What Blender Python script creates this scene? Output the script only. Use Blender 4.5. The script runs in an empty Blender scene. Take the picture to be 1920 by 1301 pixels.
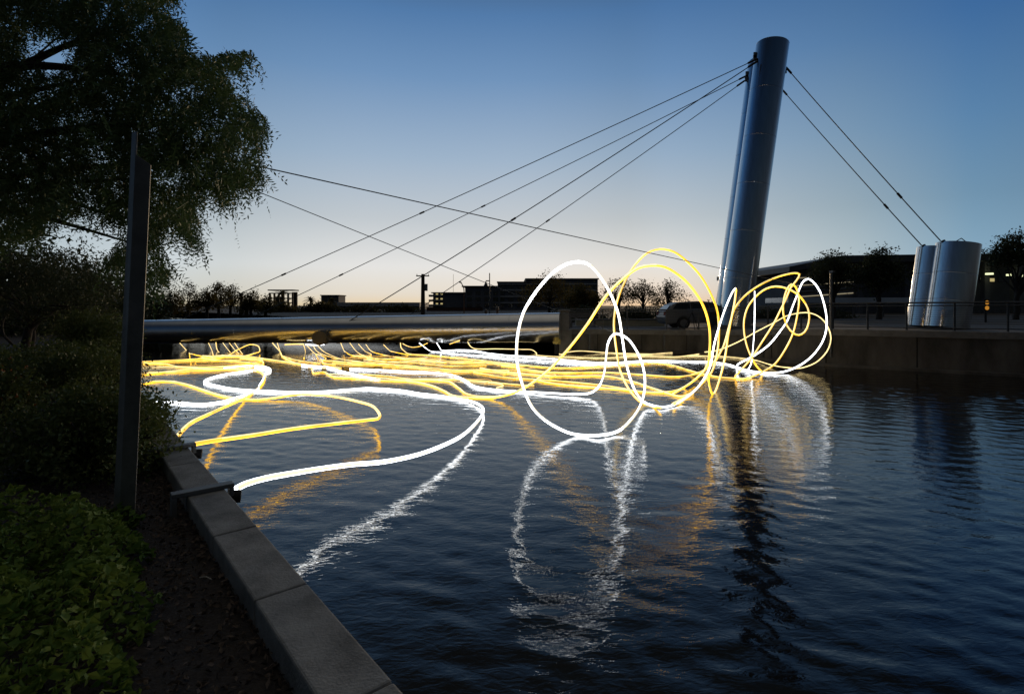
import bpy, bmesh, math, random
import numpy as np
from mathutils import Vector, Matrix
R = math.radians
S = bpy.context.scene
COL = S.collection

# ------------------------------------------------------------------ camera, sky, sun, exposure
ZC = 2.41          # eye height above the water
F, CX, HY = 1000.0, 960.0, 573.0
cam = bpy.data.objects.new('camera', bpy.data.cameras.new('camera'))
COL.objects.link(cam)
cam.location = (0, 0, ZC)
cam.rotation_euler = (R(90), 0, 0)
cam.data.sensor_width = 36
cam.data.lens = 36 * F / 1920
cam.data.shift_y = -(650.5 - HY) / 1920
cam.data.clip_start = 0.05
cam.data.clip_end = 6000
S.camera = cam

SUN_AZ, SUN_EL = 15.5, 4.0       # degrees right of straight ahead, above the horizon
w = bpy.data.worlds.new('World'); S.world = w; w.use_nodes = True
nt = w.node_tree; nt.nodes.clear()
def N(t, **k):
    n = nt.nodes.new(t)
    for a, v in k.items(): setattr(n, a, v)
    return n
def math_(op, a, b=None, c=None):
    n = N('ShaderNodeMath', operation=op)
    for i, v in enumerate((a, b, c)):
        if v is None: continue
        if isinstance(v, (int, float)): n.inputs[i].default_value = v
        else: nt.links.new(v, n.inputs[i])
    return n.outputs[0]
def ramp_(fac, stops, interp='EASE'):
    n = N('ShaderNodeValToRGB'); n.color_ramp.interpolation = interp
    e = n.color_ramp.elements
    while len(e) > 1: e.remove(e[-1])
    e[0].position = stops[0][0]; e[0].color = (*stops[0][1], 1)
    for p, c in stops[1:]:
        q = e.new(p); q.color = (*c, 1)
    nt.links.new(fac, n.inputs[0]); return n.outputs[0]
def mixc(bt, fac, a, b):
    n = N('ShaderNodeMix', data_type='RGBA', blend_type=bt)
    if isinstance(fac, (int, float)): n.inputs[0].default_value = fac
    else: nt.links.new(fac, n.inputs[0])
    for i, v in ((6, a), (7, b)):
        if isinstance(v, tuple): n.inputs[i].default_value = (*v, 1)
        else: nt.links.new(v, n.inputs[i])
    return n.outputs[2]
tc = N('ShaderNodeTexCoord'); sep = N('ShaderNodeSeparateXYZ')
nt.links.new(tc.outputs['Generated'], sep.inputs[0])
X, Y, Z = sep.outputs
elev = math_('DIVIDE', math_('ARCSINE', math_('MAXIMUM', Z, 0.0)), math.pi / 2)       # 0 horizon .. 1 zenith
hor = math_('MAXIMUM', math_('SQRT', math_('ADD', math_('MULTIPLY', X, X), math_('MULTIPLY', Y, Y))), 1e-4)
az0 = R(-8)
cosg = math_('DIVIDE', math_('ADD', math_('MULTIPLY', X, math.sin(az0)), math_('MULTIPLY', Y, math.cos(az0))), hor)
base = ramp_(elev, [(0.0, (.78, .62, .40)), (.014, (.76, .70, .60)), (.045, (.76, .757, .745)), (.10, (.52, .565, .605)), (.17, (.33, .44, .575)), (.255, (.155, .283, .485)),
                    (.317, (.080, .190, .390)), (.35, (.058, .125, .25)), (.41, (.030, .042, .060)), (.50, (.030, .034, .040)), (.60, (.19, .18, .155)), (1.0, (.30, .275, .235))], 'LINEAR')  # unseen zenith raised as added fill for the foreground; dark band keeps water dark
side = ramp_(math_('MULTIPLY_ADD', cosg, .5, .5), [(0.0, (.03, .04, .055)), (.3, (.045, .06, .085)), (.5, (.10, .14, .20)), (.70, (.20, .32, .46)), (.83, (.28, .49, .68)), (.88, (.52, .66, .745)), (.956, (.80, .88, .93)), (.97, (.82, .87, .89)), (.995, (1, 1, 1))], 'LINEAR')  # sky behind the camera lowered further to darken the steel's reflections
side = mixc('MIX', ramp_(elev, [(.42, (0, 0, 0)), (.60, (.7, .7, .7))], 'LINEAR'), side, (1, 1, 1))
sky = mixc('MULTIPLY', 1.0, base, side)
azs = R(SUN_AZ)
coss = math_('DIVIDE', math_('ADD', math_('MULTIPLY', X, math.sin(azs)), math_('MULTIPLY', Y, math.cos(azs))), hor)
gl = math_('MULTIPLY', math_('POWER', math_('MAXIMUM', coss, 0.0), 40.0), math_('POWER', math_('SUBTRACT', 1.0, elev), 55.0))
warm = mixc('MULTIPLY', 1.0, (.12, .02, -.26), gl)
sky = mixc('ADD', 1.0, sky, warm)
nish = N('ShaderNodeTexSky', sky_type='NISHITA', sun_disc=False)
nish.sun_elevation = R(SUN_EL); nish.sun_rotation = R(SUN_AZ)
nish.air_density = 1.2; nish.dust_density = 1.5; nish.ozone_density = 3.0
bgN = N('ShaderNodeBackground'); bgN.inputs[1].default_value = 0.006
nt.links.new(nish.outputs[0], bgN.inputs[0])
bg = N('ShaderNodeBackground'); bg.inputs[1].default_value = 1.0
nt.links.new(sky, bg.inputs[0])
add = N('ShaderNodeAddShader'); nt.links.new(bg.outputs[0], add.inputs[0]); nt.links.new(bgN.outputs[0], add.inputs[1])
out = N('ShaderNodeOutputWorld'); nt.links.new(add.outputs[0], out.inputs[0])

sun = bpy.data.objects.new('sun', bpy.data.lights.new('sun', 'SUN')); COL.objects.link(sun)
sun.data.energy = 0.8; sun.data.angle = R(1); sun.data.color = (1, .72, .42)
sd = Vector((math.sin(azs) * math.cos(R(SUN_EL)), math.cos(azs) * math.cos(R(SUN_EL)), math.sin(R(SUN_EL))))
sun.rotation_euler = sd.to_track_quat('Z', 'Y').to_euler()

S.view_settings.view_transform = 'Standard'; S.view_settings.look = 'None'
S.view_settings.exposure = 0.0; S.view_settings.gamma = 1.0
S.render.engine = 'CYCLES'
S.cycles.use_denoising = True
S.cycles.max_bounces = 6; S.cycles.glossy_bounces = 4; S.cycles.diffuse_bounces = 2; S.cycles.transparent_max_bounces = 8
S.cycles.sample_clamp_indirect = 6.0; S.cycles.caustics_reflective = False; S.cycles.caustics_refractive = False

# ------------------------------------------------------------------ helpers
def P(px, py, d): return Vector(((px - CX) / F * d, d, ZC - (py - HY) / F * d))
def PZ(px, py, z):
    d = (ZC - z) * F / (py - HY); return P(px, py, d)
def tag(o, label=None, cat=None, group=None, kind=None):
    if label: o['label'] = label
    if cat: o['category'] = cat
    if group: o['group'] = group
    if kind: o['kind'] = kind
    return o
def empty(name, loc=(0, 0, 0), rz=0.0):
    o = bpy.data.objects.new(name, None); COL.objects.link(o)
    o.location = loc; o.rotation_euler = (0, 0, rz); o.empty_display_size = .2
    return o
class MB:
    """collects boxes, tubes, lathes ... and links them as one mesh"""
    def __init__(s): s.v, s.f, s.m = [], [], []
    def add(s, verts, faces, mi=0):
        o = len(s.v); s.v += [tuple(p) for p in verts]
        s.f += [tuple(i + o for i in f) for f in faces]; s.m += [mi] * len(faces); return s
    def box(s, lo, hi, mat=None, mi=0):
        vs = [Vector((x, y, z)) for z in (lo[2], hi[2]) for y in (lo[1], hi[1]) for x in (lo[0], hi[0])]
        if mat is not None: vs = [mat @ v for v in vs]
        return s.add(vs, [(0, 2, 3, 1), (4, 5, 7, 6), (0, 1, 5, 4), (2, 6, 7, 3), (0, 4, 6, 2), (1, 3, 7, 5)], mi)
    def tube(s, pts, rad, n=8, caps=True, mi=0, mifn=None):
        pts = [Vector(p) for p in pts]
        if not isinstance(rad, (list, tuple)): rad = [rad] * len(pts)
        t = [(pts[min(i + 1, len(pts) - 1)] - pts[max(i - 1, 0)]).normalized() for i in range(len(pts))]
        u = t[0].cross(Vector((0, 0, 1)))
        if u.length < .05: u = t[0].cross(Vector((0, 1, 0)))
        u.normalize(); vs = []; fs = []; mis = []
        for i, p in enumerate(pts):
            u = (u - t[i] * u.dot(t[i])); u.normalize(); q = t[i].cross(u)
            for k in range(n):
                a = 2 * math.pi * k / n
                vs.append(p + (u * math.cos(a) + q * math.sin(a)) * rad[i])
        for i in range(len(pts) - 1):
            for k in range(n):
                a, b = i * n + k, i * n + (k + 1) % n
                fs.append((a, b, b + n, a + n))
        if caps:
            fs.append(tuple(range(n))[::-1]); fs.append(tuple(range((len(pts) - 1) * n, len(pts) * n)))
        o = len(s.v); s.add(vs, fs, mi)
        if mifn:
            for j in range(len(fs)):
                f = s.f[len(s.f) - len(fs) + j]; c = sum((Vector(s.v[k]) for k in f), Vector()) / len(f)
                i = min(j // n, len(pts) - 1)
                mid = (pts[i] + pts[min(i + 1, len(pts) - 1)]) / 2
                s.m[len(s.m) - len(fs) + j] = mifn((c - mid).normalized())
        return s
    def prism(s, poly, vec, mi=0):
        """poly: list of 3d points, extruded along vec"""
        n = len(poly); vec = Vector(vec); poly = [Vector(p) for p in poly]
        vs = poly + [p + vec for p in poly]
        return s.add(vs, [tuple(range(n))[::-1], tuple(range(n, 2 * n))] + [(i, (i + 1) % n, n + (i + 1) % n, n + i) for i in range(n)], mi)
    def build(s, name, mats, parent=None, smooth=None, bevel=0.0):
        me = bpy.data.meshes.new(name); me.from_pydata(s.v, [], s.f)
        if not isinstance(mats, (list, tuple)): mats = [mats]
        for m in mats: me.materials.append(m)
        if any(s.m): me.polygons.foreach_set('material_index', s.m)
        bm = bmesh.new(); bm.from_mesh(me); bmesh.ops.recalc_face_normals(bm, faces=bm.faces); bm.to_mesh(me); bm.free()
        o = bpy.data.objects.new(name, me); COL.objects.link(o)
        if parent: o.parent = parent
        if smooth is not None:
            me.polygons.foreach_set('use_smooth', [True] * len(me.polygons))
            me.set_sharp_from_angle(angle=R(smooth))
        if bevel:
            b = o.modifiers.new('bevel', 'BEVEL'); b.width = bevel; b.segments = 2; b.limit_method = 'ANGLE'
        return o
def npmesh(name, V, Fc, mats, parent=None, smooth=False, mi=None):
    """V (n,3) array, Fc (m,k) array of equal-sized faces"""
    me = bpy.data.meshes.new(name); V = np.asarray(V, np.float32); Fc = np.asarray(Fc, np.int32); k = Fc.shape[1]
    me.vertices.add(len(V)); me.vertices.foreach_set('co', V.ravel())
    me.loops.add(Fc.size); me.loops.foreach_set('vertex_index', Fc.ravel())
    me.polygons.add(len(Fc)); me.polygons.foreach_set('loop_start', np.arange(0, Fc.size, k, dtype=np.int32))
    me.polygons.foreach_set('loop_total', np.full(len(Fc), k, np.int32))
    if smooth: me.polygons.foreach_set('use_smooth', np.ones(len(Fc), bool))
    if not isinstance(mats, (list, tuple)): mats = [mats]
    for m in mats: me.materials.append(m)
    if mi is not None: me.polygons.foreach_set('material_index', np.asarray(mi, np.int32))
    me.update(calc_edges=True); me.validate()
    o = bpy.data.objects.new(name, me); COL.objects.link(o)
    if parent: o.parent = parent
    return o
def catmull(pts, step=.12):
    pts = [Vector(p) for p in pts]; out = []
    ext = [pts[0] * 2 - pts[1]] + pts + [pts[-1] * 2 - pts[-2]]
    for i in range(1, len(ext) - 2):
        p0, p1, p2, p3 = ext[i - 1:i + 3]
        # centripetal parametrisation keeps uneven traces free of kinks
        t0 = 0; t1 = t0 + max((p1 - p0).length, 1e-4) ** .5; t2 = t1 + max((p2 - p1).length, 1e-4) ** .5; t3 = t2 + max((p3 - p2).length, 1e-4) ** .5
        n = max(2, int((p2 - p1).length / step))
        for k in range(n):
            t = t1 + (t2 - t1) * k / n
            A1 = p0 * ((t1 - t) / (t1 - t0)) + p1 * ((t - t0) / (t1 - t0)); A2 = p1 * ((t2 - t) / (t2 - t1)) + p2 * ((t - t1) / (t2 - t1))
            A3 = p2 * ((t3 - t) / (t3 - t2)) + p3 * ((t - t2) / (t3 - t2))
            B1 = A1 * ((t2 - t) / (t2 - t0)) + A2 * ((t - t0) / (t2 - t0)); B2 = A2 * ((t3 - t) / (t3 - t1)) + A3 * ((t - t1) / (t3 - t1))
            out.append(B1 * ((t2 - t) / (t2 - t1)) + B2 * ((t - t1) / (t2 - t1)))
    out.append(pts[-1]); return out

# ------------------------------------------------------------------ materials
def mat(name, col, rough=.7, metal=0.0, var=0.25, scale=6.0, bump=0.0, bscale=30.0, col2=None, spec=.5, coord='Object', stretch=None):
    m = bpy.data.materials.new(name); m.use_nodes = True; t = m.node_tree; b = t.nodes['Principled BSDF']
    b.inputs['Roughness'].default_value = rough; b.inputs['Metallic'].default_value = metal
    b.inputs['Specular IOR Level'].default_value = spec
    tcn = t.nodes.new('ShaderNodeTexCoord'); src = tcn.outputs[coord]
    if stretch:
        mp = t.nodes.new('ShaderNodeMapping'); mp.inputs['Scale'].default_value = stretch
        t.links.new(src, mp.inputs[0]); src = mp.outputs[0]
    no = t.nodes.new('ShaderNodeTexNoise'); no.inputs['Scale'].default_value = scale; no.inputs['Detail'].default_value = 6; no.inputs['Roughness'].default_value = .65
    t.links.new(src, no.inputs['Vector'])
    rp = t.nodes.new('ShaderNodeValToRGB')
    c2 = col2 or tuple(c * (1 + var) for c in col); c1 = tuple(c * (1 - var) for c in col) if not col2 else col
    rp.color_ramp.elements[0].position = .32; rp.color_ramp.elements[1].position = .68
    rp.color_ramp.elements[0].color = (*c1, 1); rp.color_ramp.elements[1].color = (*c2, 1)
    t.links.new(no.outputs[0], rp.inputs[0]); t.links.new(rp.outputs[0], b.inputs['Base Color'])
    if bump:
        n2 = t.nodes.new('ShaderNodeTexNoise'); n2.inputs['Scale'].default_value = bscale; n2.inputs['Detail'].default_value = 5
        t.links.new(src, n2.inputs['Vector'])
        bp = t.nodes.new('ShaderNodeBump'); bp.inputs['Strength'].default_value = bump; bp.inputs['Distance'].default_value = .02
        t.links.new(n2.outputs[0], bp.inputs['Height']); t.links.new(bp.outputs[0], b.inputs['Normal'])
    return m
def emit(name, col, s, vary=False):
    m = bpy.data.materials.new(name); m.use_nodes = True; b = m.node_tree.nodes['Principled BSDF']
    b.inputs['Base Color'].default_value = (*[min(c, .9) for c in col], 1); b.inputs['Roughness'].default_value = .4
    b.inputs['Emission Color'].default_value = (*col, 1); b.inputs['Emission Strength'].default_value = s
    if vary:      # uneven brightness along the hose
        t = m.node_tree; tcn = t.nodes.new('ShaderNodeTexCoord'); no = t.nodes.new('ShaderNodeTexNoise'); no.inputs['Scale'].default_value = 1.6; no.inputs['Detail'].default_value = 4
        mr = t.nodes.new('ShaderNodeMapRange'); mr.inputs[1].default_value = .3; mr.inputs[2].default_value = .7; mr.inputs[3].default_value = s * .62; mr.inputs[4].default_value = s * 1.25
        t.links.new(tcn.outputs['Object'], no.inputs['Vector']); t.links.new(no.outputs[0], mr.inputs[0]); t.links.new(mr.outputs[0], b.inputs['Emission Strength'])
    return m
def leafmat(name, c1, c2, rough=.55, scale=1.5, trans=.25):
    m = mat(name, c1, rough, scale=scale, col2=c2, spec=.3)
    b = m.node_tree.nodes['Principled BSDF']; t = m.node_tree
    tr = t.nodes.new('ShaderNodeBsdfTranslucent'); mx = t.nodes.new('ShaderNodeMixShader'); mx.inputs[0].default_value = trans
    rp = [n for n in t.nodes if n.type == 'VALTORGB'][0]; t.links.new(rp.outputs[0], tr.inputs[0])
    o = [n for n in t.nodes if n.type == 'OUTPUT_MATERIAL'][0]
    t.links.new(b.outputs[0], mx.inputs[1]); t.links.new(tr.outputs[0], mx.inputs[2]); t.links.new(mx.outputs[0], o.inputs[0])
    return m
M = {}
M['steel'] = mat('brushed_steel', (.54, .54, .55), .17, 1.0, .12, 2.0, .02, 3.0, stretch=(6, 6, .5))
M['pipe'] = mat('pipe_steel', (.70, .70, .71), .28, 1.0, .08, 1.2, .04, 2.0)
M['galv'] = mat('galvanised_steel', (.20, .205, .21), .5, .7, .2, 12)
M['cable'] = mat('cable_steel', (.05, .055, .06), .55, .5, .2, 10)
M['rail'] = mat('rail_paint', (.11, .115, .12), .5, .6, .2, 8)
M['post'] = mat('post_paint', (.17, .165, .155), .55, .3, .25, 5, .1, 40)
M['conc'] = mat('concrete', (.21, .205, .19), .85, 0, .22, 3.5, .25, 60)
M['coping'] = mat('coping_concrete', (.24, .228, .21), .8, 0, .38, 4.0, .35, 70)
M['wall'] = mat('canal_wall_concrete', (.125, .115, .098), .9, 0, .5, 1.1, .25, 25, stretch=(1, 1, .35))
M['tan'] = mat('tan_plaster', (.70, .60, .38), .9, 0, .2, 2)
M['mulch'] = mat('mulch_soil', (.040, .031, .026), .95, 0, .4, 30, .8, 60)
M['chip'] = mat('mulch_chip', (.13, .095, .072), .9, 0, .5, 9, .4, 60)
M['ground'] = mat('ground_earth', (.07, .06, .05), .95, 0, .3, .4, .4, 12)
M['paving'] = mat('paving', (.12, .115, .11), .85, 0, .2, 1.5, .2, 30)
M['bldg'] = mat('building_dark', (.15, .15, .16), .8, 0, .2, .5)
M['bldg2'] = mat('building_brown', (.075, .06, .05), .85, 0, .2, .5)
M['band'] = mat('building_band', (.50, .50, .50), .7, 0, .15, .8)
M['roofm'] = mat('roof_metal', (.10, .10, .10), .5, .3, .2, .8)
M['glass'] = mat('window_glass', (.02, .025, .03), .08, 0, .2, 2, spec=.8)
M['black'] = mat('black_rubber', (.012, .012, .012), .7, 0, .2, 20)
M['carpaint'] = mat('silver_car_paint', (.13, .135, .145), .42, .25, .06, 30)
M['bark'] = mat('bark', (.045, .035, .028), .95, 0, .35, 14, .6, 40, stretch=(1, 1, .25))
M['barkpale'] = mat('pale_bark', (.085, .075, .065), .95, 0, .35, 14, .6, 40, stretch=(1, 1, .25))
M['leaf'] = leafmat('mesquite_leaf', (.055, .105, .034), (.12, .18, .065))
M['leafdk'] = leafmat('dark_leaf', (.030, .042, .018), (.070, .085, .034))
M['leafgc'] = leafmat('ground_cover_leaf', (.115, .19, .028), (.23, .31, .06), rough=.75, scale=3)
M['leafsh'] = leafmat('shrub_leaf', (.070, .098, .026), (.15, .18, .05), scale=2.5)
M['leaffar'] = leafmat('far_leaf', (.060, .052, .018), (.15, .115, .032), scale=.5, trans=.5)
M['flower'] = mat('orange_flower', (.45, .13, .02), .6, 0, .3, 20)
M['cloth'] = mat('dark_cloth', (.022, .024, .03), .9, 0, .3, 12)
M['skin'] = mat('skin', (.30, .18, .12), .6, 0, .1, 12)
M['hair'] = mat('grey_hair', (.20, .18, .16), .7, 0, .3, 40)
M['wood'] = mat('pole_wood', (.09, .065, .045), .9, 0, .3, 4, .4, 20, stretch=(1, 1, .15))
M['lampoff'] = mat('lamp_housing', (.07, .07, .075), .5, .4, .2, 8)
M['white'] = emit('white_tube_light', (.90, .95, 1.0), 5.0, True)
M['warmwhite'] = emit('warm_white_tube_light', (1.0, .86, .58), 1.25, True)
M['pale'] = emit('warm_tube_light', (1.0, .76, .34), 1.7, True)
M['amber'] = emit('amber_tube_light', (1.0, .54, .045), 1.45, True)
M['white_refl_boost'] = emit('white_tube_reflection_boost', (.90, .95, 1.0), 9.0, True)  # extra glow added on downward faces to brighten the reflections in the water
M['amber_refl_boost'] = emit('amber_tube_reflection_boost', (1.0, .52, .036), 4.6, True)  # same added glow for the yellow tubes, stronger than their visible sides
M['dim'] = emit('dim_amber_tube_light', (1.0, .58, .16), .75)
M['window_lit'] = emit('lit_window', (1.0, .80, .35), .45)
M['ceil_lit'] = emit('lit_ceiling_lamp', (.95, 1.0, .55), 1.3)
M['amberlens'] = emit('amber_lens', (1.0, .42, .05), .5)
M['louvre_lit'] = emit('lit_louvre_gap', (1.0, .85, .55), .28)

# ------------------------------------------------------------------ water: one rippled sheet, finer near the camera
def axis(fine_lo, fine_hi, step, lo, hi):
    a = list(np.arange(fine_lo, fine_hi, step)); g = step; x = fine_lo; L = []
    while x > lo: g *= 1.35; x -= g; L.append(x)
    g = step; x = a[-1]; H = []
    while x < hi: g *= 1.35; x += g; H.append(x)
    return np.array(L[::-1] + a + H)
xs = axis(-13, 21, .058, -2500, 400); ys = axis(1.2, 33, .058, -60, 3000)
gx, gy = np.meshgrid(xs, ys); rng = np.random.default_rng(4)
h = np.zeros_like(gx)
fade = np.clip(1 - (np.maximum(np.maximum(-13 - gx, gx - 21), np.maximum(1.2 - gy, gy - 33)) / 3), 0, 1)
calm = .74 + .42 * np.sin(gx * .31 + .8 * np.sin(gy * .23)) * np.sin(gy * .41 + 1.1 * np.sin(gx * .17 + 2))
for i in range(76):
    lam = .17 * (4.6 ** rng.random()); k = 2 * np.pi / lam
    th = rng.normal(R(68), .55)
    slope = .0112 * (1.0 if lam < .45 else .38)
    warp = .35 * np.sin(gx * rng.uniform(.3, .9) + rng.uniform(0, 6)) + .35 * np.sin(gy * rng.uniform(.3, .9) + rng.uniform(0, 6))
    h += slope / k * np.sin(k * (gx * np.cos(th) + gy * np.sin(th)) + rng.uniform(0, 6.28) + warp * min(k * .12, 1.6))
h *= fade * calm * (1 - .25 / (1 + np.exp((gx + .8) / .8)))
nx, ny = len(xs), len(ys); idx = np.arange(nx * ny).reshape(ny, nx)
quads = np.stack([idx[:-1, :-1], idx[:-1, 1:], idx[1:, 1:], idx[1:, :-1]], -1).reshape(-1, 4)
mw = bpy.data.materials.new('canal_water'); mw.use_nodes = True; t = mw.node_tree; b = t.nodes['Principled BSDF']
b.inputs['Base Color'].default_value = (.014, .012, .009, 1); b.inputs['Roughness'].default_value = .012; b.inputs['IOR'].default_value = 1.42; b.inputs['Specular Tint'].default_value = (1.0, .92, .80, 1)
tcn = t.nodes.new('ShaderNodeTexCoord'); mp = t.nodes.new('ShaderNodeMapping'); mp.inputs['Scale'].default_value = (1.0, 2.1, 1); mp.inputs['Rotation'].default_value = (0, 0, R(-18))
n1 = t.nodes.new('ShaderNodeTexNoise'); n1.inputs['Scale'].default_value = 8.0; n1.inputs['Detail'].default_value = 3; n1.inputs['Distortion'].default_value = .6
bp = t.nodes.new('ShaderNodeBump'); bp.inputs['Strength'].default_value = .20; bp.inputs['Distance'].default_value = .018
t.links.new(tcn.outputs['Object'], mp.inputs[0]); t.links.new(mp.outputs[0], n1.inputs['Vector']); t.links.new(n1.outputs[0], bp.inputs['Height']); t.links.new(bp.outputs[0], b.inputs['Normal'])
tag(npmesh('water', np.stack([gx.ravel(), gy.ravel(), h.ravel()], 1), quads, mw, smooth=True), kind='structure')

# ------------------------------------------------------------------ ground on both banks
FW = [(2.2, 27.8, 1.20), (8.9, 27.2, 1.16), (12.6, 21.4, 1.47), (17.4, 18.1, 1.50), (36, 8.9, 1.50)]
U = Vector((-.643, .766, 0)); NW = Vector((.766, .643, 0)); L0 = Vector((-2.70, 4.89, 0))     # left coping: water edge, direction, towards water
front = [(FW[0][0] + U.x * tt, FW[0][1] + U.y * tt, 1.2) for tt in (3500, 300, 60, 20)] + list(FW) + [(60, -6, 1.5), (400, -60, 1.5)]
rows = []
for off in (0.02, 2.0, 6.0, 20, 80, 400, 4000):
    rows.append([Vector((x + .30 * off, y + .95 * off, z - .03)) for x, y, z in front])
g = MB(); vs = [p for r in rows for p in r]; n = len(front)
g.add(vs, [(r * n + i, r * n + i + 1, (r + 1) * n + i + 1, (r + 1) * n + i) for r in range(len(rows) - 1) for i in range(n - 1)])
tag(g.build('ground', M['ground']), kind='structure')
# plaza paving on the far bank, a few mm above the earth
g = MB(); pv = [[Vector((x + .30 * off, y + .95 * off, z - .024)) for x, y, z in [FW[0]] + FW[1:]] for off in (.1, 2.0, 6.0, 9.0)]
n = len(pv[0]); g.add([p for r in pv for p in r], [(r * n + i, r * n + i + 1, (r + 1) * n + i + 1, (r + 1) * n + i) for r in range(3) for i in range(n - 1)])
tag(g.build('plaza_paving', M['paving']), kind='structure')
GL = .66
g = MB(); E = []
for tt in (-60, -20, -8, -3, 0, 3, 8, 20, 60, 300, 3500):
    for o in (-.27, -.8, -2, -6, -20, -100, -3000):
        q = L0 + U * tt + NW * o; E.append((q.x, q.y, GL + (0.05 if o < -1 else 0)))
g.add(E, [(i * 7 + j, i * 7 + j + 1, i * 7 + j + 8, i * 7 + j + 7) for i in range(10) for j in range(6)])
tag(g.build('mulch_ground', M['mulch']), kind='structure')

# ------------------------------------------------------------------ near canal wall: coping blocks on a concrete face
root = tag(empty('canal_wall', L0), 'low grey concrete canal wall with jointed coping blocks along the near left bank', 'canal wall')
rot = Matrix.Translation(L0) @ Matrix.Rotation(math.atan2(U.y, U.x), 4, 'Z')       # local x along the wall, local y = -NW side sign below
def wl(m):       # world mesh -> child of root at L0
    m.v = [tuple(Vector(p) - L0) for p in m.v]; return m
sgn = 1 if (rot.to_3x3() @ Vector((0, 1, 0))).dot(NW) > 0 else -1
cp = MB(); tt = -.26 - 1.05 * 12
while tt < 40:
    lo, hi = sorted((0, -.285 * sgn))
    cp.box((tt + .005, lo, .60), (tt + 1.045, hi, .81), rot); tt += 1.05
c = wl(cp).build('coping', M['coping'], root, bevel=.012)
fc = MB(); lo, hi = sorted((-.03 * sgn, -.27 * sgn)); fc.box((-14, lo, -1.2), (300, hi, .602), rot)
wl(fc).build('wall_face', M['conc'], root)
# two steel brackets that straddle the coping and hold tube ends
def bracket(tt, label, sock):
    r = tag(empty('tube_bracket', L0 + U * tt), label, 'bracket', 'steel brackets over the coping')
    def lb(m): m.v = [tuple(Vector(p) - (L0 + U * tt)) for p in m.v]; return m
    y0, y1 = sorted((.07 * sgn, -.40 * sgn)); m = MB(); m.box((tt - .05, y0, .815), (tt + .05, y1, .85), rot); lb(m).build('top_plate', M['post'], r, bevel=.004)
    m = MB(); y0, y1 = sorted((-.36 * sgn, -.40 * sgn)); m.box((tt - .05, y0, .62), (tt + .05, y1, .813), rot); lb(m).build('inner_leg', M['post'], r, bevel=.004)
    m = MB(); y0, y1 = sorted((.035 * sgn, .07 * sgn)); m.box((tt - .05, y0, .55), (tt + .05, y1, .813), rot); lb(m).build('outer_leg', M['post'], r, bevel=.004)
    m = MB(); a = rot @ Vector((tt, .065 * sgn, .72)); bq = rot @ Vector((tt - .02, .13 * sgn, .715)); m.tube([a, bq], .055, 16); lb(m).build('socket', M['black'], r, smooth=40)
bracket(-.27, 'grey steel bracket over the coping holding the thick white tube', True)
bracket(1.5, 'grey steel bracket over the coping holding the yellow tube end', True)

# ------------------------------------------------------------------ far canal wall
def offs(poly, off):
    res = []
    for i, p in enumerate(poly):
        a = Vector(poly[max(i - 1, 0)][:2]); bq = Vector(poly[min(i + 1, len(poly) - 1)][:2]); d = (bq - a).normalized()
        res.append(Vector((p[0] + d.y * off, p[1] - d.x * off, p[2])))
    return res
def sweep(poly, prof, mb):      # prof: closed list of (offset towards the water, z relative to the top or absolute when tagged)
    n = len(prof); base = len(mb.v); V = []
    for o, z, ab in prof: pass
    cols = [offs(poly, o) for o, z, ab in prof]
    for i in range(len(poly)):
        for j, (o, z, ab) in enumerate(prof):
            q = cols[j][i]; V.append((q.x, q.y, z if ab else q.z + z))
    fs = [(i * n + j, i * n + (j + 1) % n, (i + 1) * n + (j + 1) % n, (i + 1) * n + j) for i in range(len(poly) - 1) for j in range(n)]
    fs += [tuple(range(n)), tuple(range((len(poly) - 1) * n, len(poly) * n))]
    mb.add(V, fs)
def walk(poly, step):
    out = []
    for i in range(len(poly) - 1):
        a, bq = Vector(poly[i]), Vector(poly[i + 1]); k = max(1, round((bq - a).length / step))
        out += [tuple(a.lerp(bq, j / k)) for j in range(k)]
    return out + [tuple(poly[-1])]
def wall_at(px):
    kx = (px - CX) / F
    for i in range(len(FW) - 1):
        a, bq = FW[i], FW[i + 1]; den = (bq[0] - a[0]) - kx * (bq[1] - a[1]); s_ = (kx * a[1] - a[0]) / den
        if -1e-3 <= s_ <= 1.001: return Vector((a[0] + (bq[0] - a[0]) * s_, a[1] + (bq[1] - a[1]) * s_, a[2] + (bq[2] - a[2]) * s_))
root = tag(empty('canal_wall', (2.2, 27.8, 0)), 'tall dark concrete canal wall below the plaza railing on the far bank', 'canal wall')
O2 = Vector((2.2, 27.8, 0))
def l2(m): m.v = [tuple(Vector(p) - O2) for p in m.v]; return m
m = MB(); sweep(FW, [(0, -.252, False), (0, -1.2, True), (-.35, -1.2, True), (-.35, -.252, False)], m); l2(m).build('wall_face', M['wall'], root)
m = MB(); sweep(FW, [(.06, 0, False), (.06, -.25, False), (-.40, -.25, False), (-.40, 0, False)], m); l2(m).build('coping', M['conc'], root, bevel=.015)
m = MB(); sweep(offs(FW, .30), [(0, .10, True), (0, -1, True), (-.297, -1, True), (-.297, .10, True)], m); l2(m).build('ledge', M['wall'], root)
for px in (1105, 1245, 1430):
    q = wall_at(px); m = MB(); m.box((q.x - .05, q.y - .075, .12), (q.x + .05, q.y - .004, q.z - .255)); l2(m).build('wall_strip', M['rail'], root)
pts = walk(FW, 2.4)
for a in pts[1:-1]:
    a = Vector(a)
    if a.x > 20: continue
    m = MB(); m.box((a.x - .018, a.y - .012, .12), (a.x + .018, a.y + .02, a.z - .255)); l2(m).build('panel_joint', M['black'], root)

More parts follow.
